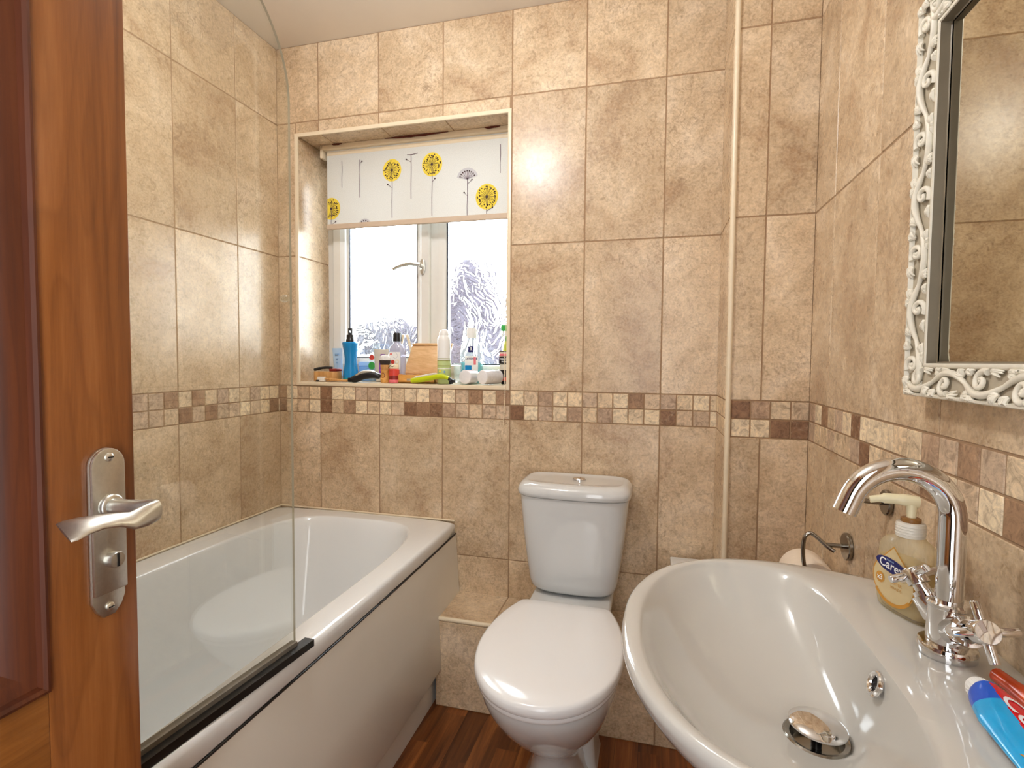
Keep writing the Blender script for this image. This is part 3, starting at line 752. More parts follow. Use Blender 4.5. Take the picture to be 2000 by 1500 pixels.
# overflow ring on the back slope of the bowl
oc=Vector((1.6585,-1.085,.757)); on=Vector((-.94,0,.34)).normalized()
mb=MB(); Mf=frame(oc,on,(0,1,0)); k=28; ringpts=[Mf@Vector((.0115*math.cos(2*PI*i/k),.0115*math.sin(2*PI*i/k),.001)) for i in range(k)]
mb.tube(ringpts+[ringpts[0]],.0036,10,0,False); mb.build('overflow_ring',M['chrome'],wb)
mb=MB(); mb.lathe([(.0105,-.0005),(.0001,-.0003)],oc,on,24); mb.build('overflow_hole',M['black'],wb)
dc=Vector((*pt(*DR),.678))
mb=MB(); mb.lathe([(.036,-.004),(.037,-.001),(.0345,.0012),(.029,-.001),(.026,-.012),(.0001,-.013)],dc,(0,0,1),40,cap0=False); mb.build('waste_flange',M['darkmetal'],wb)
mb=MB(); mb.tube([dc+Vector((0,0,-.013)),dc+Vector((0,0,.012))],.006,12,1)
mb.lathe([(.028,.010),(.0318,.0125),(.0318,.0145),(.0295,.0168),(.022,.0195),(.012,.0212),(.0005,.0218)],dc,(.05,.0,1),40); mb.build('pop_up_plug',[M['chrome'],M['black']],wb)

# ------------------------------------------------------------------ mixer tap
tp=thing('mixer_tap','chrome swan-neck mixer tap with cross handles on the wash basin','tap',(1.74,-1.05,SZ))
TXp,TYp=1.742,-1.048
mb=MB(); mb.lathe([(.0285,.786),(.029,.789),(.029,.796),(.0275,.799),(.02,.8005),(.001,.801)],(TXp,TYp,0),n=40); mb.build('base_plate',M['chrome'],tp)
mb=MB(); mb.lathe([(.0205,.799),(.0205,.842),(.0218,.8435),(.0218,.847),(.020,.849),(.0145,.8495)],(TXp,TYp,0),n=36); mb.build('tap_body',M['chrome'],tp)
ca=Vector((TXp-.054,TYp,.945)); pth=[Vector((TXp,TYp,.845)),Vector((TXp,TYp,.87)),Vector((TXp,TYp,.90)),Vector((TXp,TYp,.925))]
for i in range(0,25):
    a=R(162*i/24); pth.append(ca+Vector((.054*math.cos(a),0,.054*math.sin(a))))
dl=(pth[-1]-pth[-2]).normalized(); pth.append(pth[-1]+dl*.012); pth.append(pth[-1]+dl*.006)
sp=[]
for p in pth:   # swing the spout slightly towards the room
    v=p-Vector((TXp,TYp,0)); a=R(2); sp.append(Vector((TXp+v.x*math.cos(a)-v.y*math.sin(a),TYp+v.x*math.sin(a)+v.y*math.cos(a),p.z)))
mb=MB(); mb.tube(sp,.0135,28); mb.build('spout',M['chrome'],tp)
def valve(c,rot):
    c=Vector(c); b0=Vector((TXp,TYp,.812)); ax=(c-b0).normalized()
    st=MB(); st.lathe([(.0125,.012),(.0158,.018),(.0158,(c-b0).length*.62),(.0125,(c-b0).length*.63),(.0125,(c-b0).length*.70)],b0,ax,28)
    vo=st.build('valve',M['chrome'],tp)
    hd=MB(); Mf=frame(c,ax,(0,0,1))@Matrix.Rotation(rot,4,'Z')
    hd.lathe([(.0085,-.020),(.0085,-.012),(.0122,-.011),(.0122,.006),(.0112,.0075),(.0005,.008)],c,ax,28)
    for i in range(4):
        a=PI/2*i; d=Vector((math.cos(a),math.sin(a),0)); hd.tube([Mf@(d*.008),Mf@(d*.0285),Mf@(d*.0295)],[.0048,.0048,.0042],14)
    h=hd.build('cross_handle',M['chrome'],vo); 
    return vo
valve((1.738,-1.124,.849),R(8)); valve((1.722,-1.012,.8625),R(-20))

# ------------------------------------------------------------------ soap dispenser
sx,sy=1.743,-.947; sdir=Vector((.33,-.94,0)).normalized()  # wide axis
sp_=thing('soap_dispenser','pump bottle of honey coloured hand soap behind the mixer tap','soap dispenser',(sx,sy,SZ))
sn_=Vector((-.94,-.33,0)).normalized()
def sring(hwid,hd,z,n=3.0,k=64):
    return [Vector((sx,sy,0))+sdir*hwid*sgnpow(math.cos(2*PI*i/k),2/n)-sn_*hd*sgnpow(math.sin(2*PI*i/k),2/n)+Vector((0,0,z)) for i in range(k)]
z0=SZ+.0015
prof=[(.036,.017,0),(.041,.02,.003),(.0435,.0215,.012),(.0435,.0215,.05),(.0425,.021,.075),(.0405,.02,.088),(.033,.0175,.097),(.020,.015,.102),(.0145,.0145,.106)]
mb=MB(); mb.loft([sring(a,b,z0+z,2.6) for a,b,z in prof]); mb.build('bottle',M['soapclear'],sp_,smooth=60)
mb=MB(); mb.loft([sring(a-.0025,b-.0025,z0+.002+z,2.6) for a,b,z in [(.036,.017,0),(.041,.02,.003),(.0435,.0215,.012),(.0435,.0215,.05),(.043,.021,.068)]]); mb.build('liquid_soap',M['soapliq'],sp_,smooth=60)
mb=MB(); mb.lathe([(.0165,.105),(.0168,.108),(.0168,.121),(.016,.1235),(.0125,.1245)],(sx,sy,z0),n=36)
for i in range(4): mb.lathe([(.0166,.1085+i*.0035),(.0172,.1095+i*.0035),(.0166,.1105+i*.0035)],(sx,sy,z0),n=36,cap0=False,cap1=False)
mb.lathe([(.0112,.1245),(.0115,.1255),(.0115,.129),(.009,.1305)],(sx,sy,z0),n=30,mat=1)
mb.build('collar',[M['collar'],M['pumpbrown']],sp_)
mb=MB(); mb.tube([(sx,sy,z0+.128),(sx,sy,z0+.148)],[.0055,.0062],16)
mb.tube(spl([(sx+.008,sy,z0+.151),(sx-.01,sy+.002,z0+.153),(sx-.03,sy+.006,z0+.1525),(sx-.046,sy+.009,z0+.149)],5),[.0078]*6+[.0068]*5+[.0048]*5,14); mb.build('pump_head',M['pumpcream'],sp_)
# label: drop outline, navy ellipse, wording
mb=MB(); 
def lm(off,x=0,z=0): 
    o=Vector((sx,sy,z0+.048+z))+sn_*(.0222+off)+sdir*x
    return Matrix(((sdir.x,0,sn_.x,o.x),(sdir.y,0,sn_.y,o.y),(0,1,0,o.z),(0,0,0,1)))
drop=[]
for i in range(49):
    a=R(125-(360-70)*i/48-0) if False else R(128+284*i/48); drop.append((.033*math.cos(a),.031*math.sin(a)-.004))
drop=[(0,.041)]+drop
mb.flat([(x*1.06,y*1.05) for x,y in drop],lm(0),0); mb.flat(drop,lm(.0003),1)
lowband=[(.0335*math.cos(R(a)),.0315*math.sin(R(a))-.004) for a in range(215,326,5)]
mb.stroke(lowband,.0045,lm(.0006),0)
ell=superell(.027,.0098,2.0,40); ang=R(-6); ell=[(x*math.cos(ang)-y*math.sin(ang)-.002,x*math.sin(ang)+y*math.cos(ang)+.0155) for x,y in ell]
mb.flat(ell,lm(.0009),2); mb.text('Carex',.0165,lm(.0013,-.002,.0152)@Matrix.Rotation(ang,4,'Z'),3,.0002)
mb.text('cussons',.004,lm(.0013,-.004,.0222)@Matrix.Rotation(ang,4,'Z'),4)
mb.disc((-.021,-.006),.0075,lm(.0007),0,20); mb.text('x3',.0095,lm(.0011,-.021,-.006),3,.0002)
mb.text('SOFTER',.0055,lm(.0007,.006,-.006),0); mb.text('HANDS',.0055,lm(.0007,.006,-.0125),0)
mb.build('label',[M['gold'],M['tan'],M['navy'],M['white'],M['ltblue']],sp_,smooth=0,recalc=False)

# ------------------------------------------------------------------ toothpaste tube and toothbrush on the basin
tt=thing('toothpaste_tube','blue and red toothpaste tube with white cap on the basin edge','toothpaste',(1.73,-1.22,SZ))
ty0,ty1=-1.158,-1.335
def tring(y,cx,wd,ht,zb,k=120):
    return [(cx+wd*math.cos(2*PI*i/k),y,zb+ht+ht*math.sin(2*PI*i/k)) for i in range(k)]
TB=SZ+.0035
def tw(t): return .0135+(.0255-.0135)*min(1,max(0,t*4.5))**.6
def thh(t): return .0125*max(0,1-t)**.85+.0012
def tcx(t): return 1.7235-.002*t
nT=90; rings=[]
for i in range(nT+1):
    t=i/nT; rings.append(tring(ty0+(ty1-ty0)*t,tcx(t),tw(t),thh(t),TB+.0005))
mb=MB()
mb.loft(rings,0); 
nf0=len(mb.f)
# colours by position: cyan left, royal ends, red panel towards the wall, white underside
for fi in range(nf0):
    ps=[Vector(mb.v[j]) for j in mb.f[fi]]; c=sum(ps,Vector())/len(ps); t=(c.y-ty0)/(ty1-ty0); q=(c.x-tcx(t))/tw(t)
    zt=(c.z-TB)/(2*thh(t))
    edge=.06-.14*min(1,max(0,t)/.3) if t>.008 else 9
    if zt<.30: mt=3
    elif q>edge: mt=2
    elif t<.13 or t>.72: mt=1
    else: mt=0
    mb.m[fi]=mt
def tubez(x,y):
    t=(y-ty0)/(ty1-ty0); q=max(-1,min(1,(x-tcx(t))/tw(t))); return TB+.0005+thh(t)*(1+math.sqrt(max(0,1-q*q)))
def tubept(lx,ly,up=.0005):  # label coords: lx along -y from cap, ly towards the wall
    y=ty0-lx; x=1.7235+ly; return Vector((x,y,tubez(x,y)+up))
MI=Matrix.Identity(4)
mb.text('Colgate',.034,MI,4,.0004,.12,warp=lambda v: tubept(.071+v.x,.0060+v.y*.62,.0007))
band=[(.086+.05*i/10,-.021+.03*i/10*.55) for i in range(11)]
vs=[];
for lx,ly in band: vs+= [tubept(lx,ly,.0006),tubept(lx+.002,ly+.0024,.0006)]
mb.add(vs,[[2*i,2*i+1,2*i+3,2*i+2] for i in range(10)],5)
mb.build('tube_body',[M['cyan'],M['royal'],M['red'],M['tubewhite'],M['tubewhite'],M['gold']],tt,smooth=60)
mb=MB(); mb.lathe([(.0108,-.004),(.0112,.0),(.0112,.012),(.0098,.0155),(.004,.017),(.0005,.0172)],(1.7235,ty0,TB+.013),(0,1,0),28)
for i in range(20): 
    a=2*PI*i/20; mb.tube([(1.7235+.0112*math.cos(a),ty0+.0005,TB+.013+.0112*math.sin(a)),(1.7235+.0112*math.cos(a),ty0+.011,TB+.013+.0112*math.sin(a))],.0006,5)
mb.build('cap',M['white'],tt)
tb=thing('toothbrush','red-orange toothbrush lying between the toothpaste tube and the wall','toothbrush',(1.77,-1.2,SZ))
mb=MB(); mb.tube(spl([(1.7625,-1.102,SZ+.010),(1.765,-1.13,SZ+.011),(1.768,-1.17,SZ+.0105),(1.770,-1.22,SZ+.010),(1.771,-1.30,SZ+.009)],5),[.0075]*5+[.0085]*8+[.007]*8,14); mb.build('brush_handle',M['tooth_red'],tb)
mb=MB(); mb.tube(spl([(1.7735,-1.135,SZ+.0125),(1.7765,-1.17,SZ+.0135),(1.778,-1.24,SZ+.012),(1.778,-1.30,SZ+.010)],5),.005,10); mb.build('rubber_grip',M['blackrub'],tb)

# ------------------------------------------------------------------ mirror
mi=thing('wall_mirror','rectangular mirror in carved antique white frame on the right wall','mirror',(W,-1.1,1.4))
# outline in (y,z): near bottom corner, chamfered upper corners
FY0,FY1,FZ0,FZ1=-.82,-1.44,1.074,1.648
def mring(d, x):
    """rectangle inset by d at depth x from the wall"""
    y0,y1,z0,z1=FY0-d,FY1+d,FZ0+d,FZ1-d
    return [(W-x,y,z) for y,z in ((y0,z0),(y0,z1),(y1,z1),(y1,z0))]
mb=MB()
P0=[(0,.001),(0,.031),(.0015,.0345),(.004,.035),(.006,.029),(.0405,.0225),(.042,.0265),(.0445,.0278),(.0475,.0275),(.0485,.026)]
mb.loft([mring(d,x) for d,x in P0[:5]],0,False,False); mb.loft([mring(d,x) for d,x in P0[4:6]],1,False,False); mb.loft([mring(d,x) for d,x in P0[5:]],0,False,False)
# carved acanthus scrolls along each side
def side_scrolls(p,q,n,seed):
    p=Vector(p);q=Vector(q); ax=(q-p).normalized(); L=(q-p).length; nx=Vector((-1,0,0)); ins=ax.cross(nx)
    cen=Vector((W,(FY0+FY1)/2,(FZ0+FZ1)/2))
    if ins.dot(cen-p)<0: ins=-ins
    m=max(1,round(L/.082)); st=L/m
    def T(a,b,h): return p+ax*a+ins*b+nx*(.029-.0065*max(0,min(1,(b-.006)/.034))+h)
    for i in range(m):
        a0=i*st; s=1 if i%2==0 else -1; mid=.0235
        # main vine, S wave
        mb.tube([T(a0+st*t,mid+s*.0125*math.sin(PI*t),.003+.002*math.sin(PI*t)) for t in [j/12 for j in range(13)]],[.0028+.002*math.sin(PI*j/12) for j in range(13)],8,0)
        # spiral curl
        cx,cb=a0+st*.56,mid-s*.004
        sp=[]
        for j in range(22):
            th=s*(-2.2+ j*.36); r=.0135*(1-j/25); sp.append(T(cx+r*math.cos(th),cb+r*math.sin(th),.004+.002*j/21))
        mb.tube(sp,[.0042-.0018*j/21 for j in range(22)],8,0)
        mb.lathe([(.0042,-.001),(.0040,.002),(.002,.0042),(.0003,.0048)],T(cx,cb,.003),(-1,0,0),10,0)
        # leaves: fans of tapered strands
        for (la,lb,d0,sg) in ((.10,s*.010,.4,s),(.34,-s*.014,2.3,-s),(.86,-s*.012,.7,-s),(.94,s*.013,2.6,s),(.70,s*.014,1.2,s)):
            for f in range(5):
                th=sg*(d0+(f-2)*.33); ln=.0185*(1-.13*abs(f-2))
                pts=[T(a0+st*la+ln*t*math.cos(th+sg*t*.5),mid+lb+ln*t*math.sin(th+sg*t*.5),.0015+.0045*math.sin(PI*min(1,t*.8+.1))) for t in (0,.25,.5,.75,1)]
                pts=[v if .004<((v-p).dot(ins))<.0405 else v-ins*(((v-p).dot(ins))-max(.004,min(.0405,(v-p).dot(ins)))) for v in pts]
                mb.tube(pts,[.0020,.0029,.0028,.0020,.0008],6,0)
R0=mring(0,0)
for i in range(4): side_scrolls(R0[i],R0[(i+1)%4],0,i)
mb.build('carved_frame',[M['frame'],M['framelow']],mi,smooth=50)
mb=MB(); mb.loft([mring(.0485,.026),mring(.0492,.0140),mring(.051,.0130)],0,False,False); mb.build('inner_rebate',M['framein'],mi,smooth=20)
mb=MB(); a=mring(.0492,.0120); bb=mring(.0492,.0025); cc=mring(.060,.0130)
mb.loft([bb,a],0,True,False)
mb.loft([a,cc],0,False,True); mb.build('mirror_glass',M['mirror'],mi,smooth=0)

# ------------------------------------------------------------------ toilet roll holder, roll and robe hook
rh=thing('toilet_roll_holder','chrome toilet roll holder on round wall plate above the paper roll','holder',(W,-.52,.738))
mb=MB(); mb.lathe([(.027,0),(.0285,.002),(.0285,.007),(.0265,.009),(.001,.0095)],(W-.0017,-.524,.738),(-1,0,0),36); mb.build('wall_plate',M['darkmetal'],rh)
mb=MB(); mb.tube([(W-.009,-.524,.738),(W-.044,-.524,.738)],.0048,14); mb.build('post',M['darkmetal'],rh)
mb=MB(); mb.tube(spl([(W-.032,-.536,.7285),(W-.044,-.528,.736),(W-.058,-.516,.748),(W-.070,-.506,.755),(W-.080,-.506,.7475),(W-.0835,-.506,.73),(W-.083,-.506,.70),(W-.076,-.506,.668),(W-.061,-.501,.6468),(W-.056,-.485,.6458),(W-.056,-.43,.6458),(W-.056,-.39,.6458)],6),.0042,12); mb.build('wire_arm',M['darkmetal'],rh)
tr=MB(); rc=(W-.056,-.440,.632)
tr.lathe([(.0195,-.05),(.05,-.05),(.0515,-.046),(.0515,.046),(.05,.05),(.0195,.05),(.0195,-.05)],rc,(0,1,0),48,0,False,False)
tag(tr.build('toilet_roll',M['paper']),'white toilet roll hanging on the chrome holder behind the basin','toilet roll')
hk=thing('robe_hook','small chrome hook on round wall plate behind the soap pump','hook',(W,-.70,.878))
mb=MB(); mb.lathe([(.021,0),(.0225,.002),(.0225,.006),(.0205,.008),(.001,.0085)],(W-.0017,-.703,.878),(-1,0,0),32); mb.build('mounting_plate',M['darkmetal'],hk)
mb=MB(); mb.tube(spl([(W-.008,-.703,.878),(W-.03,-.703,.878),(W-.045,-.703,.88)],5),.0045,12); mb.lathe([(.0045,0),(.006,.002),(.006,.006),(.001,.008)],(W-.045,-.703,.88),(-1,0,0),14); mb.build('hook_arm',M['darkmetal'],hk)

# ------------------------------------------------------------------ door
DX=.85; DE=-1.301; DH=-2.03; DT=.042; ST=.092
dr=bpy.data.objects.new('door_1',None); C.objects.link(dr); dr.location=(DX,-1.66,0); struct(dr)
mb=MB(); PZ0,PZ1=.80,1.86
mb.box((DX-DT,DE-ST,.008),(DX,DE,1.985),0,.0018); mb.box((DX-DT,DH,.008),(DX,DH+ST,1.985),0,.0018)
mb.build('stile',M['door'],dr)
mb=MB(); mb.box((DX-DT+.0005,DH+ST,PZ1),(DX-.0005,DE-ST,1.985),0,.001); mb.box((DX-DT+.0005,DH+ST,.55),(DX-.0005,DE-ST,PZ0),0,.001); mb.box((DX-DT+.0005,DH+ST,.008),(DX-.0005,DE-ST,.2),0,.001)
mb.build('rail',M['doorrail'],dr)
def mould(z0,z1):
    m=MB(); y0,y1=DH+ST,DE-ST
    prof=[(-.0015,.0),(0,.003),(.003,.004),(.006,.002),(.008,-.003),(.016,-.006),(.026,-.012),(.032,-.017),(.036,-.0175),(.036,-.022)]
    rings=[]
    for y,z in ((y0,z0),(y1,z0),(y1,z1),(y0,z1)):
        sy=1 if y==y0 else -1; sz=1 if z==z0 else -1
        rings.append([(DX+x,y+sy*p,z+sz*p) for p,x in prof])
    m.loft(rings+[rings[0]],0,False,False); m.build('panel_moulding',M['doorshade'],dr,smooth=30)
    m=MB(); m.box((DX-DT+.01,y0+.0,z0),(DX-.0175,y1,z1),0); m.build('door_panel',M['doorshade'],dr,smooth=0)
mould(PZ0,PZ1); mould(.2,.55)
# handle
hp=bpy.data.objects.new('door_handle',None); C.objects.link(hp); hp.parent=dr; hp.matrix_parent_inverse=Matrix.Translation(-dr.location); hp.location=(DX,-1.336,.94)
py,pw=-1.336,.0355; zt_,zb_=1.027,.848
pl=[]
for i in range(17):
    a=R(180*i/16); pl.append((pw/2*math.cos(a),zt_-pw/2*1.05+pw/2*1.05*math.sin(a)))
pl+=[(-pw/2,zb_+.018),(-pw/2*.75,zb_+.008),(-pw/2*.35,zb_),(pw/2*.35,zb_),(pw/2*.75,zb_+.008),(pw/2,zb_+.018)]
PM=Matrix(((0,0,1,DX),(1,0,0,py),(0,1,0,0),(0,0,0,1)))
mb=MB(); mb.prism(pl,PM,.0045,0,.0012)
up=[p for p in pl if p[1]>.9]+[(-pw/2,zb_+.026),(pw/2,zb_+.026)]
mb.prism(up,Matrix.Translation((.004,0,0))@PM,.0045,0,.002)
o=mb.build('backplate',M['satin'],hp)
for z in (1.0175,.858):
    m=MB(); m.lathe([(.0046,0),(.0044,.0015),(.003,.0026),(.0005,.003)],(DX+(.0084 if z>1 else .0044),py,z),(1,0,0),16); m.box((DX+(.0108 if z>1 else .0068),py-.003,z-.0006),(DX+(.0116 if z>1 else .0076),py+.003,z+.0006),1); m.build('screw',[M['satin'],M['black']],hp)
m=MB(); m.lathe([(.0085,0),(.0085,.008),(.0078,.0095),(.001,.010)],(DX+.008,py,.9095),(1,0,0),24); m.box((DX+.0175,py-.0011,.9025),(DX+.0185,py+.0011,.9165),1); m.build('thumb_turn',[M['satin'],M['black']],hp)
m=MB(); m.lathe([(.0125,0),(.0125,.004),(.0105,.006)],(DX+.008,py,.966),(1,0,0),28)
def sect(c,wd,tk,tw,dirn,k=20):
    c=Vector(c); d=Vector(dirn).normalized(); a=d.cross(Vector((1,0,0))); 
    u=Vector((0,0,1)); u=(u-d*u.dot(d)).normalized(); w=d.cross(u)
    uu=u*math.cos(tw)+w*math.sin(tw); ww=d.cross(uu)
    return [c+uu*wd*math.cos(2*PI*i/k)+ww*tk*math.sin(2*PI*i/k) for i in range(k)]
secs=[((DX+.010,py,.966),.0085,.0085,0,(1,0,0)),((DX+.028,py,.966),.0082,.0082,0,(1,0,0)),((DX+.044,py+.001,.966),.0088,.0078,0,(1,0,0)),((DX+.056,py+.004,.9655),.0102,.0066,0,(1,.3,0)),
 ((DX+.0655,py+.004,.965),.0112,.0052,0,(.5,-.9,0)),((DX+.0645,py-.007,.9625),.0108,.0048,R(14),(-.1,-1,-.05)),((DX+.060,py-.018,.960),.0098,.0045,R(36),(-.15,-1,-.02)),((DX+.054,py-.029,.9635),.0095,.0042,R(58),(-.2,-1,.02)),
 ((DX+.048,py-.041,.9645),.0110,.0042,R(66),(-.3,-1,-.1)),((DX+.043,py-.052,.9635),.0135,.0040,R(66),(-.3,-1,-.1)),((DX+.039,py-.061,.9615),.0155,.0032,R(64),(-.3,-1,-.2)),((DX+.037,py-.0655,.9605),.0150,.0018,R(64),(-.3,-1,-.2))]
m.loft([sect(*s) for s in secs]); m.build('lever',M['satin'],hp,smooth=60)
m=MB()
for z in (.25,1.75): m.tube([(DX+.004,DH-.006,z-.045),(DX+.004,DH-.006,z+.045)],.006,12)
m.build('hinge',M['satin'],dr)

# ------------------------------------------------------------------ things on the window sill
S=SILL+.0005
def lathe_thing(name,label,cat,x,y,parts,group=None,sx=1,sy=1):
    t=thing(name,label,cat,(x,y,S),group)
    for pn,prof,mt in parts:
        m=MB(); m.lathe([(r,S+z) for r,z in prof],(x,y,0),n=32,sx=sx,sy=sy); m.build(pn,mt,t,smooth=40)
    return t
def front(x,y,z): return Matrix(((1,0,0,x),(0,0,-1,y),(0,1,0,z),(0,0,0,1)))
# 1 bamboo soap box + razor on it
m=MB(); m.loft([rr3(.105,.055,.02,.163,.075,S),rr3(.107,.057,.021,.163,.075,S+.002),rr3(.107,.057,.021,.163,.075,S+.036),rr3(.105,.055,.02,.163,.075,S+.038)])
tag(m.build('bamboo_box',M['bamboo']),'small bamboo box with a razor on top, far left of the sill','box')
rz=thing('razor','black and dark red safety razor lying on the small bamboo box','razor',(.165,.07,S+.038))
m=MB(); m.tube(spl([(.112,.062,S+.0445),(.135,.066,S+.050),(.16,.072,S+.053),(.182,.078,S+.052)],5),[.0058]*6+[.0052]*10,10); m.build('razor_handle',M['black'],rz)
m=MB(); m.box((.178,.06,S+.0385),(.212,.10,S+.049),0,.003); m.build('razor_head',M['darkred'],rz)
# 2 bamboo toothbrush in front
bb=thing('bamboo_toothbrush','bamboo toothbrush with white bristles lying at the front of the sill','toothbrush',(.22,.022,S))
m=MB(); m.tube(spl([(.168,.030,S+.012),(.20,.027,S+.010),(.25,.022,S+.0065),(.29,.018,S+.005)],6),[.0035]*7+[.0048]*12,10); m.build('brush_handle',M['bamboo'],bb)
m=MB(); m.box((.150,.024,S+.0),(.182,.036,S+.018),0,.002); m.build('bristles',M['bristle'],bb)
m=MB(); m.box((.146,.020,S),(.160,.032,S+.006),0,.002); m.build('brush_cap',M['black'],bb)
# 3 pale blue tube on its cap
def squeeze_tube(name,label,x,y,h,w,body,capm,capc=.022,extra=None,lean=0):
    t=thing(name,label,'tube',(x,y,S)); m=MB(); rings=[]
    for i in range(13):
        q=i/12; wd=w*(.8+.2*q); d=.013*(1-q)+.0012
        rings.append([(x+lean*q+wd*math.cos(a),y+d*math.sin(a),S+capc+(h-capc)*q) for a in [2*PI*j/32 for j in range(32)]])
    m.loft(rings); o=None
    if extra: extra(m,x,y)
    m.build('tube_body',body,t,smooth=50)
    m=MB(); m.lathe([(w*.62,0),(w*.66,.002),(w*.62,capc)],(x,y,S),n=24); m.build('cap',capm,t)
    return t
def blue_print(m,x,y):
    for z,w_ in ((.104,.016),(.085,.008),(.07,.006)): m.box((x-w_/2-.003,y-.0095,S+z),(x+w_/2-.003,y-.0075,S+z+.005),1)
squeeze_tube('toothpaste_tube_pale','pale blue toothpaste tube standing on its cap at the left reveal',.176,.13,.131,.0225,[M['ltblue'],M['midblue']],M['ltblue'],.018,blue_print,-.006)
# 4 blue spray bottle
t=thing('spray_bottle','bright blue waisted spray bottle with black pump top','bottle',(.25,.10,S))
m=MB(); m.lathe([(.0275,0),(.029,.003),(.029,.02),(.0275,.04),(.0235,.07),(.0232,.09),(.0265,.12),(.031,.143),(.0322,.150),(.030,.154),(.020,.1555)],(.25,.10,S),n=36)
m.lathe([(.0293,.002),(.0295,.004),(.0295,.012),(.0290,.014)],(.25,.10,S),n=36,mat=1,cap0=False,cap1=False); m.build('bottle_body',[M['blue'],M['teal']],t)
m=MB(); m.lathe([(.0175,.155),(.0175,.164),(.0155,.167),(.0155,.182),(.0095,.184),(.0095,.206),(.0088,.209),(.001,.2095)],(.25,.10,S),n=28); m.box((.2515,.078,S+.19),(.2575,.092,S+.199),0,.002); m.build('pump_head',M['black'],t)
# 5 pale blue box
t=thing('floss_box','small pale blue box with rounded lid behind the spray bottle','box',(.283,.165,S))
m=MB(); m.loft([rr3(.068,.03,.008,.288,.165,S),rr3(.070,.032,.008,.288,.165,S+.002),rr3(.070,.032,.008,.288,.165,S+.058),rr3(.068,.03,.008,.288,.165,S+.06)]); m.build('box_body',M['midblue'],t)
m=MB(); m.loft([rr3(.073,.034,.008,.288,.165,S+.0605),rr3(.073,.034,.008,.288,.165,S+.072),rr3(.066,.03,.008,.288,.165,S+.077)]); m.build('box_lid',M['ltblue'],t)
# 6 clear bottle with fruit label
t=thing('clear_bottle','squat clear bottle with red, green and yellow fruit label','bottle',(.327,.165,S))
m=MB(); m.lathe([(.026,0),(.029,.003),(.029,.09),(.026,.118),(.016,.134),(.013,.139),(.013,.150),(.001,.151)],(.327,.165,S),n=32); m.build('bottle_body',M['clearbot'],t)
m=MB(); 
for z,mt,rr_ in ((.095,0,.011),(.062,1,.015),(.028,2,.012)): m.disc((0,0),rr_,front(.323,.1345,S+z),mt,20)
m.build('label',[M['pinkred'],M['green'],M['orange']],t,smooth=0,recalc=False)
# 7 off-white tube with purple print
def purple_print(m,x,y):
    m.box((x-.002,y-.0125,S+.030),(x+.012,y-.0110,S+.088),1); m.box((x+.002,y-.0095,S+.092),(x+.022,y-.0080,S+.108),1)
squeeze_tube('cream_tube','off-white tube with purple print standing left of the shaving brush',.365,.135,.127,.033,[M['offwhite'],M['purple']],M['offwhite'],.02,purple_print)
# 8 black electric shaver lying
t=thing('hair_clipper','black and silver electric clipper lying at the front of the sill','clipper',(.35,.03,S))
m=MB(); pts=spl([(.298,.025,S+.010),(.315,.028,S+.013),(.345,.034,S+.026),(.38,.042,S+.029),(.408,.046,S+.022)],5); rr_=[.008]+[.0105+.0055*math.sin(PI*min(1,i/20)) for i in range(1,20)]+[.009]
m.tube(pts,rr_,16); m.build('clipper_body',M['black'],t)
m=MB(); m.tube(spl([(.318,.022,S+.0215),(.345,.026,S+.0365),(.375,.034,S+.0415),(.392,.038,S+.0385)],5),[.004,.006,.0068,.007,.007,.007,.007,.007,.0068,.0066,.0062,.0058,.0054,.005,.0045,.004],12); m.build('grip_panel',M['satin'],t)
m=MB(); m.box((.290,.012,S+.0005),(.306,.038,S+.017),0,.003); m.build('clipper_blade',M['blackrub'],t)
# 9 shaving brush
lathe_thing('shaving_brush','wooden shaving brush with dark banded silver-tipped bristles','shaving brush',.43,.045,[('brush_handle',[(.0165,0),(.0172,.002),(.0168,.02),(.0145,.034),(.0148,.042),(.0175,.046),(.0175,.048)],M['orangewood']),('ferrule',[(.0150,.048),(.0158,.05),(.0175,.062),(.0178,.067)],M['bamboo']),('bristles',[(.0165,.066),(.0195,.075),(.021,.084)],M['bristledark']),('bristle_tips',[(.021,.084),(.021,.090),(.0185,.098),(.011,.103),(.001,.1045)],M['bristlelight'])])
m=MB(); k=20; m.tube([(.430+.0075*math.cos(2*PI*i/k),.0278,S+.028+.0085*math.sin(2*PI*i/k)) for i in range(k+1)],.0009,6,0,False); br_=bpy.data.objects['shaving_brush']; m.build('emblem_ring',M['darkred'],br_)
# 10 lilac bottle with black cap
t=thing('bath_oil_bottle','lilac clear bottle with black cap behind the shaving brush','bottle',(.453,.10,S))
m=MB(); m.loft([[(.453+a_*math.cos(q),.10+b_*math.sin(q),S+z) for q in [2*PI*i/36 for i in range(36)]] for a_,b_,z in ((.032,.019,0),(.0345,.021,.003),(.0345,.021,.115),(.033,.020,.128),(.026,.018,.141),(.015,.015,.148),(.014,.014,.156))]); m.build('bottle_body',M['lilacbot'],t)
m=MB(); m.lathe([(.0165,.157),(.0168,.159),(.0168,.183),(.0155,.188),(.014,.190),(.001,.1905)],(.453,.10,S),n=28); m.build('cap',M['black'],t)
m=MB(); m.flat(rrect(.048,.10,.004,4),front(.453,.0785,S+.066),0); F=front(.453,.0780,S+.066)
m.stroke([(.004,.048),(.014,.036),(.004,.024),(-.006,.03)],.002,F,1); m.disc((-.016,.042),.004,F,2,16); m.disc((.010,.012),.009,F,3,20); m.disc((.010,.012),.0045,front(.453,.0776,S+.066),0,16); m.disc((-.008,.012),.008,F,2,16)
m.build('label',[M['white'],M['greyprint'],M['pinkred'],M['cream']],t,smooth=0,recalc=False)
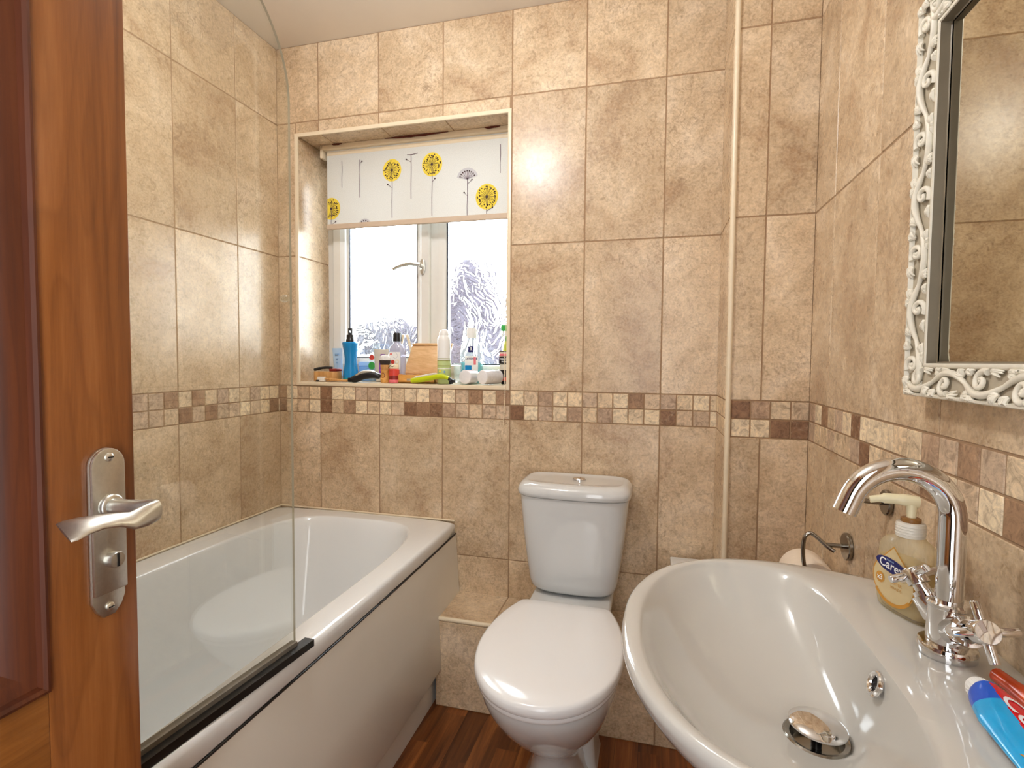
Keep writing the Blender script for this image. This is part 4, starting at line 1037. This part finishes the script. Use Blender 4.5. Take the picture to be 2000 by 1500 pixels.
# 11 red tin / small jar
t=thing('balm_jar','small red jar with dark printed bands right of the shaving brush','jar',(.466,.048,S))
m=MB(); m.lathe([(.0185,0),(.0195,.0015),(.0195,.012)],(.466,.048,S),n=30,mat=2,cap1=False); m.lathe([(.0195,.012),(.0195,.026)],(.466,.048,S),n=30,mat=1,cap0=False,cap1=False); m.lathe([(.0195,.026),(.0195,.05),(.017,.052)],(.466,.048,S),n=30,mat=0,cap0=False); m.build('jar_body',[M['pinkred'],M['darkred'],M['pink']],t)
m=MB(); m.lathe([(.0172,.0525),(.0178,.054),(.0178,.066),(.0165,.069),(.001,.0695)],(.466,.048,S),n=30); m.build('jar_lid',M['cream'],t)
m=MB(); m.stroke([(-.012,-.004),(-.004,.004),(.004,-.002),(.012,.004)],.0022,front(.464,.0298,S+.061),0); m.build('print_mark',M['black'],t,smooth=0,recalc=False)
# A-shaped wooden stand
t=thing('wooden_stand','pale wooden A-shaped stand behind the black-capped bottle','stand',(.455,.16,S))
m=MB()
for x0,x1 in ((.447,.400),(.463,.512)): m.box((-.004,-.006,0),(.004,.006,.190),0,.001,M=Matrix.Translation((x1,.165,S+.002))@Matrix.Rotation(math.atan2(x0-x1,.185),4,'Y'))
m.box((.42,.160,S+.06),(.49,.170,S+.068),0,.001); m.build('stand_frame',M['trim'],t)
# 12 open wooden box
t=thing('wooden_box','open hinged wooden box with raised lid in the middle of the sill','box',(.56,.08,S))
m=MB(); x0,x1,y0,y1=.476,.634,.045,.112
m.box((x0,y0,S),(x1,y0+.005,S+.031),0,.001); m.box((x0,y1-.005,S),(x1,y1,S+.031),0,.001); m.box((x0,y0,S),(x0+.005,y1,S+.031),0,.001); m.box((x1-.005,y0,S),(x1,y1,S+.031),0,.001); m.box((x0,y0,S),(x1,y1,S+.004),0); m.build('box_base',M['orangewood'],t)
m=MB(); Lm=Matrix.Translation((.557,.112,S+.033))@Matrix.Rotation(R(9),4,'Z')@Matrix.Rotation(R(-14),4,'X')
sk=Matrix(((1,0,.26,0),(0,1,0,0),(0,0,1,0),(0,0,0,1)))
m.box((-.079,-.004,0),(.079,.004,.118),0,.001,M=Lm@sk); m.box((-.079,-.012,.112),(.079,.004,.119),0,.001,M=Lm@sk); m.build('box_lid',M['pinewood'],t)
m=MB(); m.box((.52,.0435,S+.009),(.535,.0455,S+.017),0,.0005); m.build('clasp',M['satin'],t)
# 13 aerosol
t=thing('deodorant_can','white spray can with pale green label right of the wooden box','spray can',(.665,.055,S))
m=MB(); m.lathe([(.023,0),(.0248,.003),(.0248,.086)],(.665,.055,S),n=36,mat=1,cap1=False); m.lathe([(.0248,.086),(.0248,.158),(.0235,.168),(.0185,.176)],(.665,.055,S),n=36,mat=0,cap0=False)
for z in (.09,.083,.064,.054): m.lathe([(.0249,z),(.0249,z+.003)],(.665,.055,S),n=36,mat=2 if z>.06 else 0,cap0=False,cap1=False)
m.lathe([(.0249,.067),(.0249,.080)],(.665,.055,S),n=36,mat=3,cap0=False,cap1=False)
m.disc((-.006,.046),.004,front(.665,.0298,S),4,16); m.disc((.011,.044),.004,front(.665,.031,S),5,16)
m.build('can_body',[M['white'],M['palegreen'],M['olive'],M['palegreen'],M['yellow'],M['midblue']],t)
m=MB(); m.lathe([(.0178,.176),(.018,.178),(.0172,.188),(.013,.196),(.006,.199),(.0005,.1995)],(.665,.055,S),n=30); m.build('cap',M['white'],t)
# 14 lime green razor
t=thing('electric_razor','lime green electric razor lying at the front of the sill','razor',(.63,.02,S))
m=MB(); pts=spl([(.551,.020,S+.0105),(.58,.0195,S+.014),(.62,.018,S+.021),(.655,.0165,S+.027),(.68,.015,S+.027),(.70,.014,S+.021)],5)
nq=len(pts); m.tube(pts,[.007+.004*math.sin(PI*min(1,.15+i/nq)) for i in range(nq)],14); m.build('razor_handle',M['lime'],t)
m=MB(); m.tube(spl([(.562,.0185,S+.021),(.60,.017,S+.0275),(.635,.0155,S+.034),(.655,.0145,S+.0365)],5),[.003,.0045]+[.0052]*12+[.004,.003],10); m.build('grip_panel',M['offwhite'],t)
m=MB(); m.tube([(.698,.014,S+.021),(.710,.014,S+.015)],[.0065,.006],10); m.box((.704,.002,S+.0005),(.712,.026,S+.016),0,.002); m.box((.71,.001,S+.006),(.722,.027,S+.018),0,.002); m.build('razor_head',M['black'],t)
# 15 mouthwash
t=thing('mouthwash_bottle','large clear mouthwash bottle with teal liquid and white cap','bottle',(.742,.14,S))
m=MB(); m.loft([rr3(a_,b_,r_,.742,.14,S+z) for a_,b_,r_,z in ((.080,.046,.016,0),(.085,.05,.018,.003),(.085,.05,.018,.120),(.078,.046,.018,.140),(.05,.04,.018,.156),(.03,.03,.0149,.163),(.029,.029,.0144,.170))]); m.build('bottle_body',M['clearbot'],t)
m=MB(); m.loft([rr3(a_,b_,r_,.742,.14,S+z) for a_,b_,r_,z in ((.076,.042,.014,.003),(.081,.046,.016,.006),(.081,.046,.016,.078))]); m.build('liquid',M['tealliq'],t)
m=MB(); m.lathe([(.0185,.1705),(.019,.173),(.0185,.206),(.017,.209),(.001,.2095)],(.742,.14,S),n=30)
for i in range(24): m.tube([(.742+.0187*math.cos(2*PI*i/24),.14+.0187*math.sin(2*PI*i/24),S+.176),(.742+.0184*math.cos(2*PI*i/24),.14+.0184*math.sin(2*PI*i/24),S+.203)],.0008,5)
m.build('cap',M['white'],t)
m=MB(); m.flat(rrect(.052,.062,.004,4),front(.75,.1142,S+.072),0); m.flat(rrect(.022,.022,.002,3),front(.748,.1138,S+.128),1); m.text('R',.02,front(.748,.1134,S+.128),0,.0003); m.text('LISTERINE',.0105,front(.75,.1138,S+.092),1,.0002); m.box((.759,.1135,S+.070),(.768,.114,S+.098),2); m.flat(rrect(.026,.028,.002,3),front(.738,.1138,S+.054),3)
m.build('label',[M['white'],M['navy'],M['pink'],M['blue']],t,smooth=0,recalc=False)
# small clear tumbler
t=thing('clear_tumbler','small clear plastic tumbler between the spray can and mouthwash','tumbler',(.697,.115,S))
m=MB(); m.lathe([(.014,0),(.0155,.002),(.017,.075),(.0158,.075),(.0145,.004),(.001,.004)],(.697,.115,S),n=28); o=m.build('cup_body',M['clearbot'],t)
# 16 cotton pad packs
for i,(x,y,lab) in enumerate(((.754,.032,'left-hand pack of white cotton pads in torn clear film on the sill'),(.818,.036,'cotton pad pack lying nearest the right window reveal'))):
    t=thing('cotton_pads',lab,'cotton pads',(x,y,S),'cotton pad packs on the sill')
    dirv=Vector((.45,.89,0)) if i else Vector((.22,.97,0)); Ln=.085 if i else .06; c0=Vector((x,y,S+.0265))
    m=MB(); pr=[]; nP=14
    for j in range(nP):
        z=Ln*j/nP; pr+= [(.0245,z+.0003),(.0255,z+Ln/nP*.3),(.0255,z+Ln/nP*.7),(.0245,z+Ln/nP*.98)]
    m.lathe([(.022,-.0005)]+pr+[(.022,Ln)],c0,dirv,32); m.build('pads',M['cotton'],t)
    m=MB(); m.lathe([(.0262,.004),(.0264,.03),(.0262,Ln),(.012,Ln+.006)],c0,dirv,32,cap0=False,cap1=False)
    if i==0:
        A=c0+Vector((-.024,-.006,.012)); 
        m.add([A,A+Vector((-.01,-.012,.012)),A+Vector((-.006,-.02,-.02)),A+Vector((.012,-.028,-.05)),A+Vector((.022,-.030,-.053)),A+Vector((.024,-.022,-.028)),A+Vector((.008,-.008,-.01))],[[0,1,2,6],[2,3,4,5],[2,5,6]])
    m.build('plastic_wrap',M['film'],t)
# 17 tube at right
def right_print(m,x,y):
    m.box((x-.020,y-.0105,S+.075),(x+.020,y-.0090,S+.100),1); m.box((x-.021,y-.0078,S+.104),(x+.021,y-.0060,S+.112),2); m.box((x-.018,y-.0135,S+.022),(x+.018,y-.0120,S+.052),1); m.box((x-.018,y-.0140,S+.012),(x+.018,y-.0128,S+.026),3)
    m.text('PEEL-OFF',.0085,front(x,y-.0108,S+.092),4,.0002); m.text('MASK',.0085,front(x,y-.0112,S+.082),4,.0002); m.box((x-.0225,y-.0022,S+.119),(x+.0225,y+.0022,S+.1225),1)
squeeze_tube('face_mask_tube','grey, black and red face mask tube by the right reveal',.878,.125,.122,.0225,[M['offwhite'],M['black'],M['pink'],M['pinkred'],M['white']],M['black'],.014,right_print)
# 18 green spray bottle
t=thing('trigger_bottle','green and yellow trigger bottle at the right edge of the window','bottle',(.874,.178,S))
m=MB(); m.lathe([(.026,0),(.028,.003),(.028,.09),(.024,.115),(.016,.15),(.0145,.160)],(.874,.178,S),n=30,mat=0,cap1=False); m.lathe([(.0145,.160),(.013,.178),(.001,.179)],(.874,.178,S),n=30,mat=1,cap0=False); m.build('bottle_body',[M['lime'],M['green']],t)
m=MB(); m.lathe([(.013,.178),(.0135,.195),(.009,.198)],(.874,.178,S),n=24,mat=0); m.box((.848,.168,S+.198),(.883,.188,S+.222),1,.004); m.tube([(.856,.178,S+.20),(.850,.178,S+.175)],.003,8,0); m.build('trigger_head',[M['white'],M['green']],t)

# ------------------------------------------------------------------ light
wd=bpy.data.worlds.new('World'); SC.world=wd; wd.use_nodes=True; nt=wd.node_tree
bg=nt.nodes['Background']; bg.inputs[0].default_value=(.87,.945,1,1); bg.inputs[1].default_value=21.0
def area(name,loc,rot,sx_,sy_,power,col,portal=False):
    l=bpy.data.lights.new(name,'AREA'); l.shape='RECTANGLE'; l.size=sx_; l.size_y=sy_; l.energy=power; l.color=col
    o=bpy.data.objects.new(name,l); C.objects.link(o); o.location=loc; o.rotation_euler=rot
    if portal: l.cycles.is_portal=True
    return o
area('window_portal',((hx0+hx1)/2,.31,(hz0+hz1)/2),(R(-90),0,0),hx1-hx0,hz1-hz0,1,(1,1,1),True)
lp=bpy.data.lights.new('added_room_fill','POINT'); lp.energy=18; lp.shadow_soft_size=.08; lp.color=(.97,.985,1)  # added fill lamp, out of view, evens out the ambient light
lpo=bpy.data.objects.new('added_room_fill',lp); C.objects.link(lpo); lpo.location=(.82,-.95,2.10)
m=MB(); m.lathe([(.001,ZC-.0005),(.075,ZC-.0005),(.075,ZC-.012),(.06,ZC-.022),(.02,ZC-.026),(.02,2.215),(.034,2.21),(.034,2.185),(.001,2.184)],(.82,-.95,0),n=40)
struct(m.build('added_fill_fitting',M['white']))  # unseen fitting, added only to carry the fill lamp
area('added_doorway_fill',(1.36,-2.16,1.2),(R(90),0,0),.42,1.5,8,(.97,.985,1))  # added soft fill in the doorway, brightens surfaces facing the camera

# ------------------------------------------------------------------ camera
cam=bpy.data.cameras.new('camera'); co=bpy.data.objects.new('camera',cam); C.objects.link(co)
yaw,pit,rol=-.2599602594,-.0452960570,.0082191328
cy,sy_=math.cos(yaw),math.sin(yaw); cp,sp2=math.cos(pit),math.sin(pit)
fw=Vector((sy_*cp,cy*cp,sp2)); rt=Vector((cy,-sy_,0)); upv=rt.cross(fw)
r2=rt*math.cos(rol)+upv*math.sin(rol); u2=-rt*math.sin(rol)+upv*math.cos(rol)
co.matrix_world=Matrix(((r2.x,u2.x,-fw.x,1.40561),(r2.y,u2.y,-fw.y,-1.75666),(r2.z,u2.z,-fw.z,1.12219),(0,0,0,1)))
cam.sensor_fit='HORIZONTAL'; cam.sensor_width=36; cam.lens=1030.5765/2000*36; cam.clip_start=.01
SC.camera=co
vs=SC.view_settings; vs.view_transform='Standard'; vs.look='None'; vs.gamma=1; vs.use_curve_mapping=False; vs.exposure=0.5
cy_=SC.cycles; cy_.use_denoising=True; cy_.max_bounces=8; cy_.diffuse_bounces=4; cy_.glossy_bounces=5; cy_.transmission_bounces=6; cy_.transparent_max_bounces=20; cy_.use_adaptive_sampling=True; cy_.adaptive_threshold=.07; cy_.adaptive_min_samples=16; cy_.sample_clamp_indirect=8; cy_.caustics_reflective=False; cy_.caustics_refractive=False
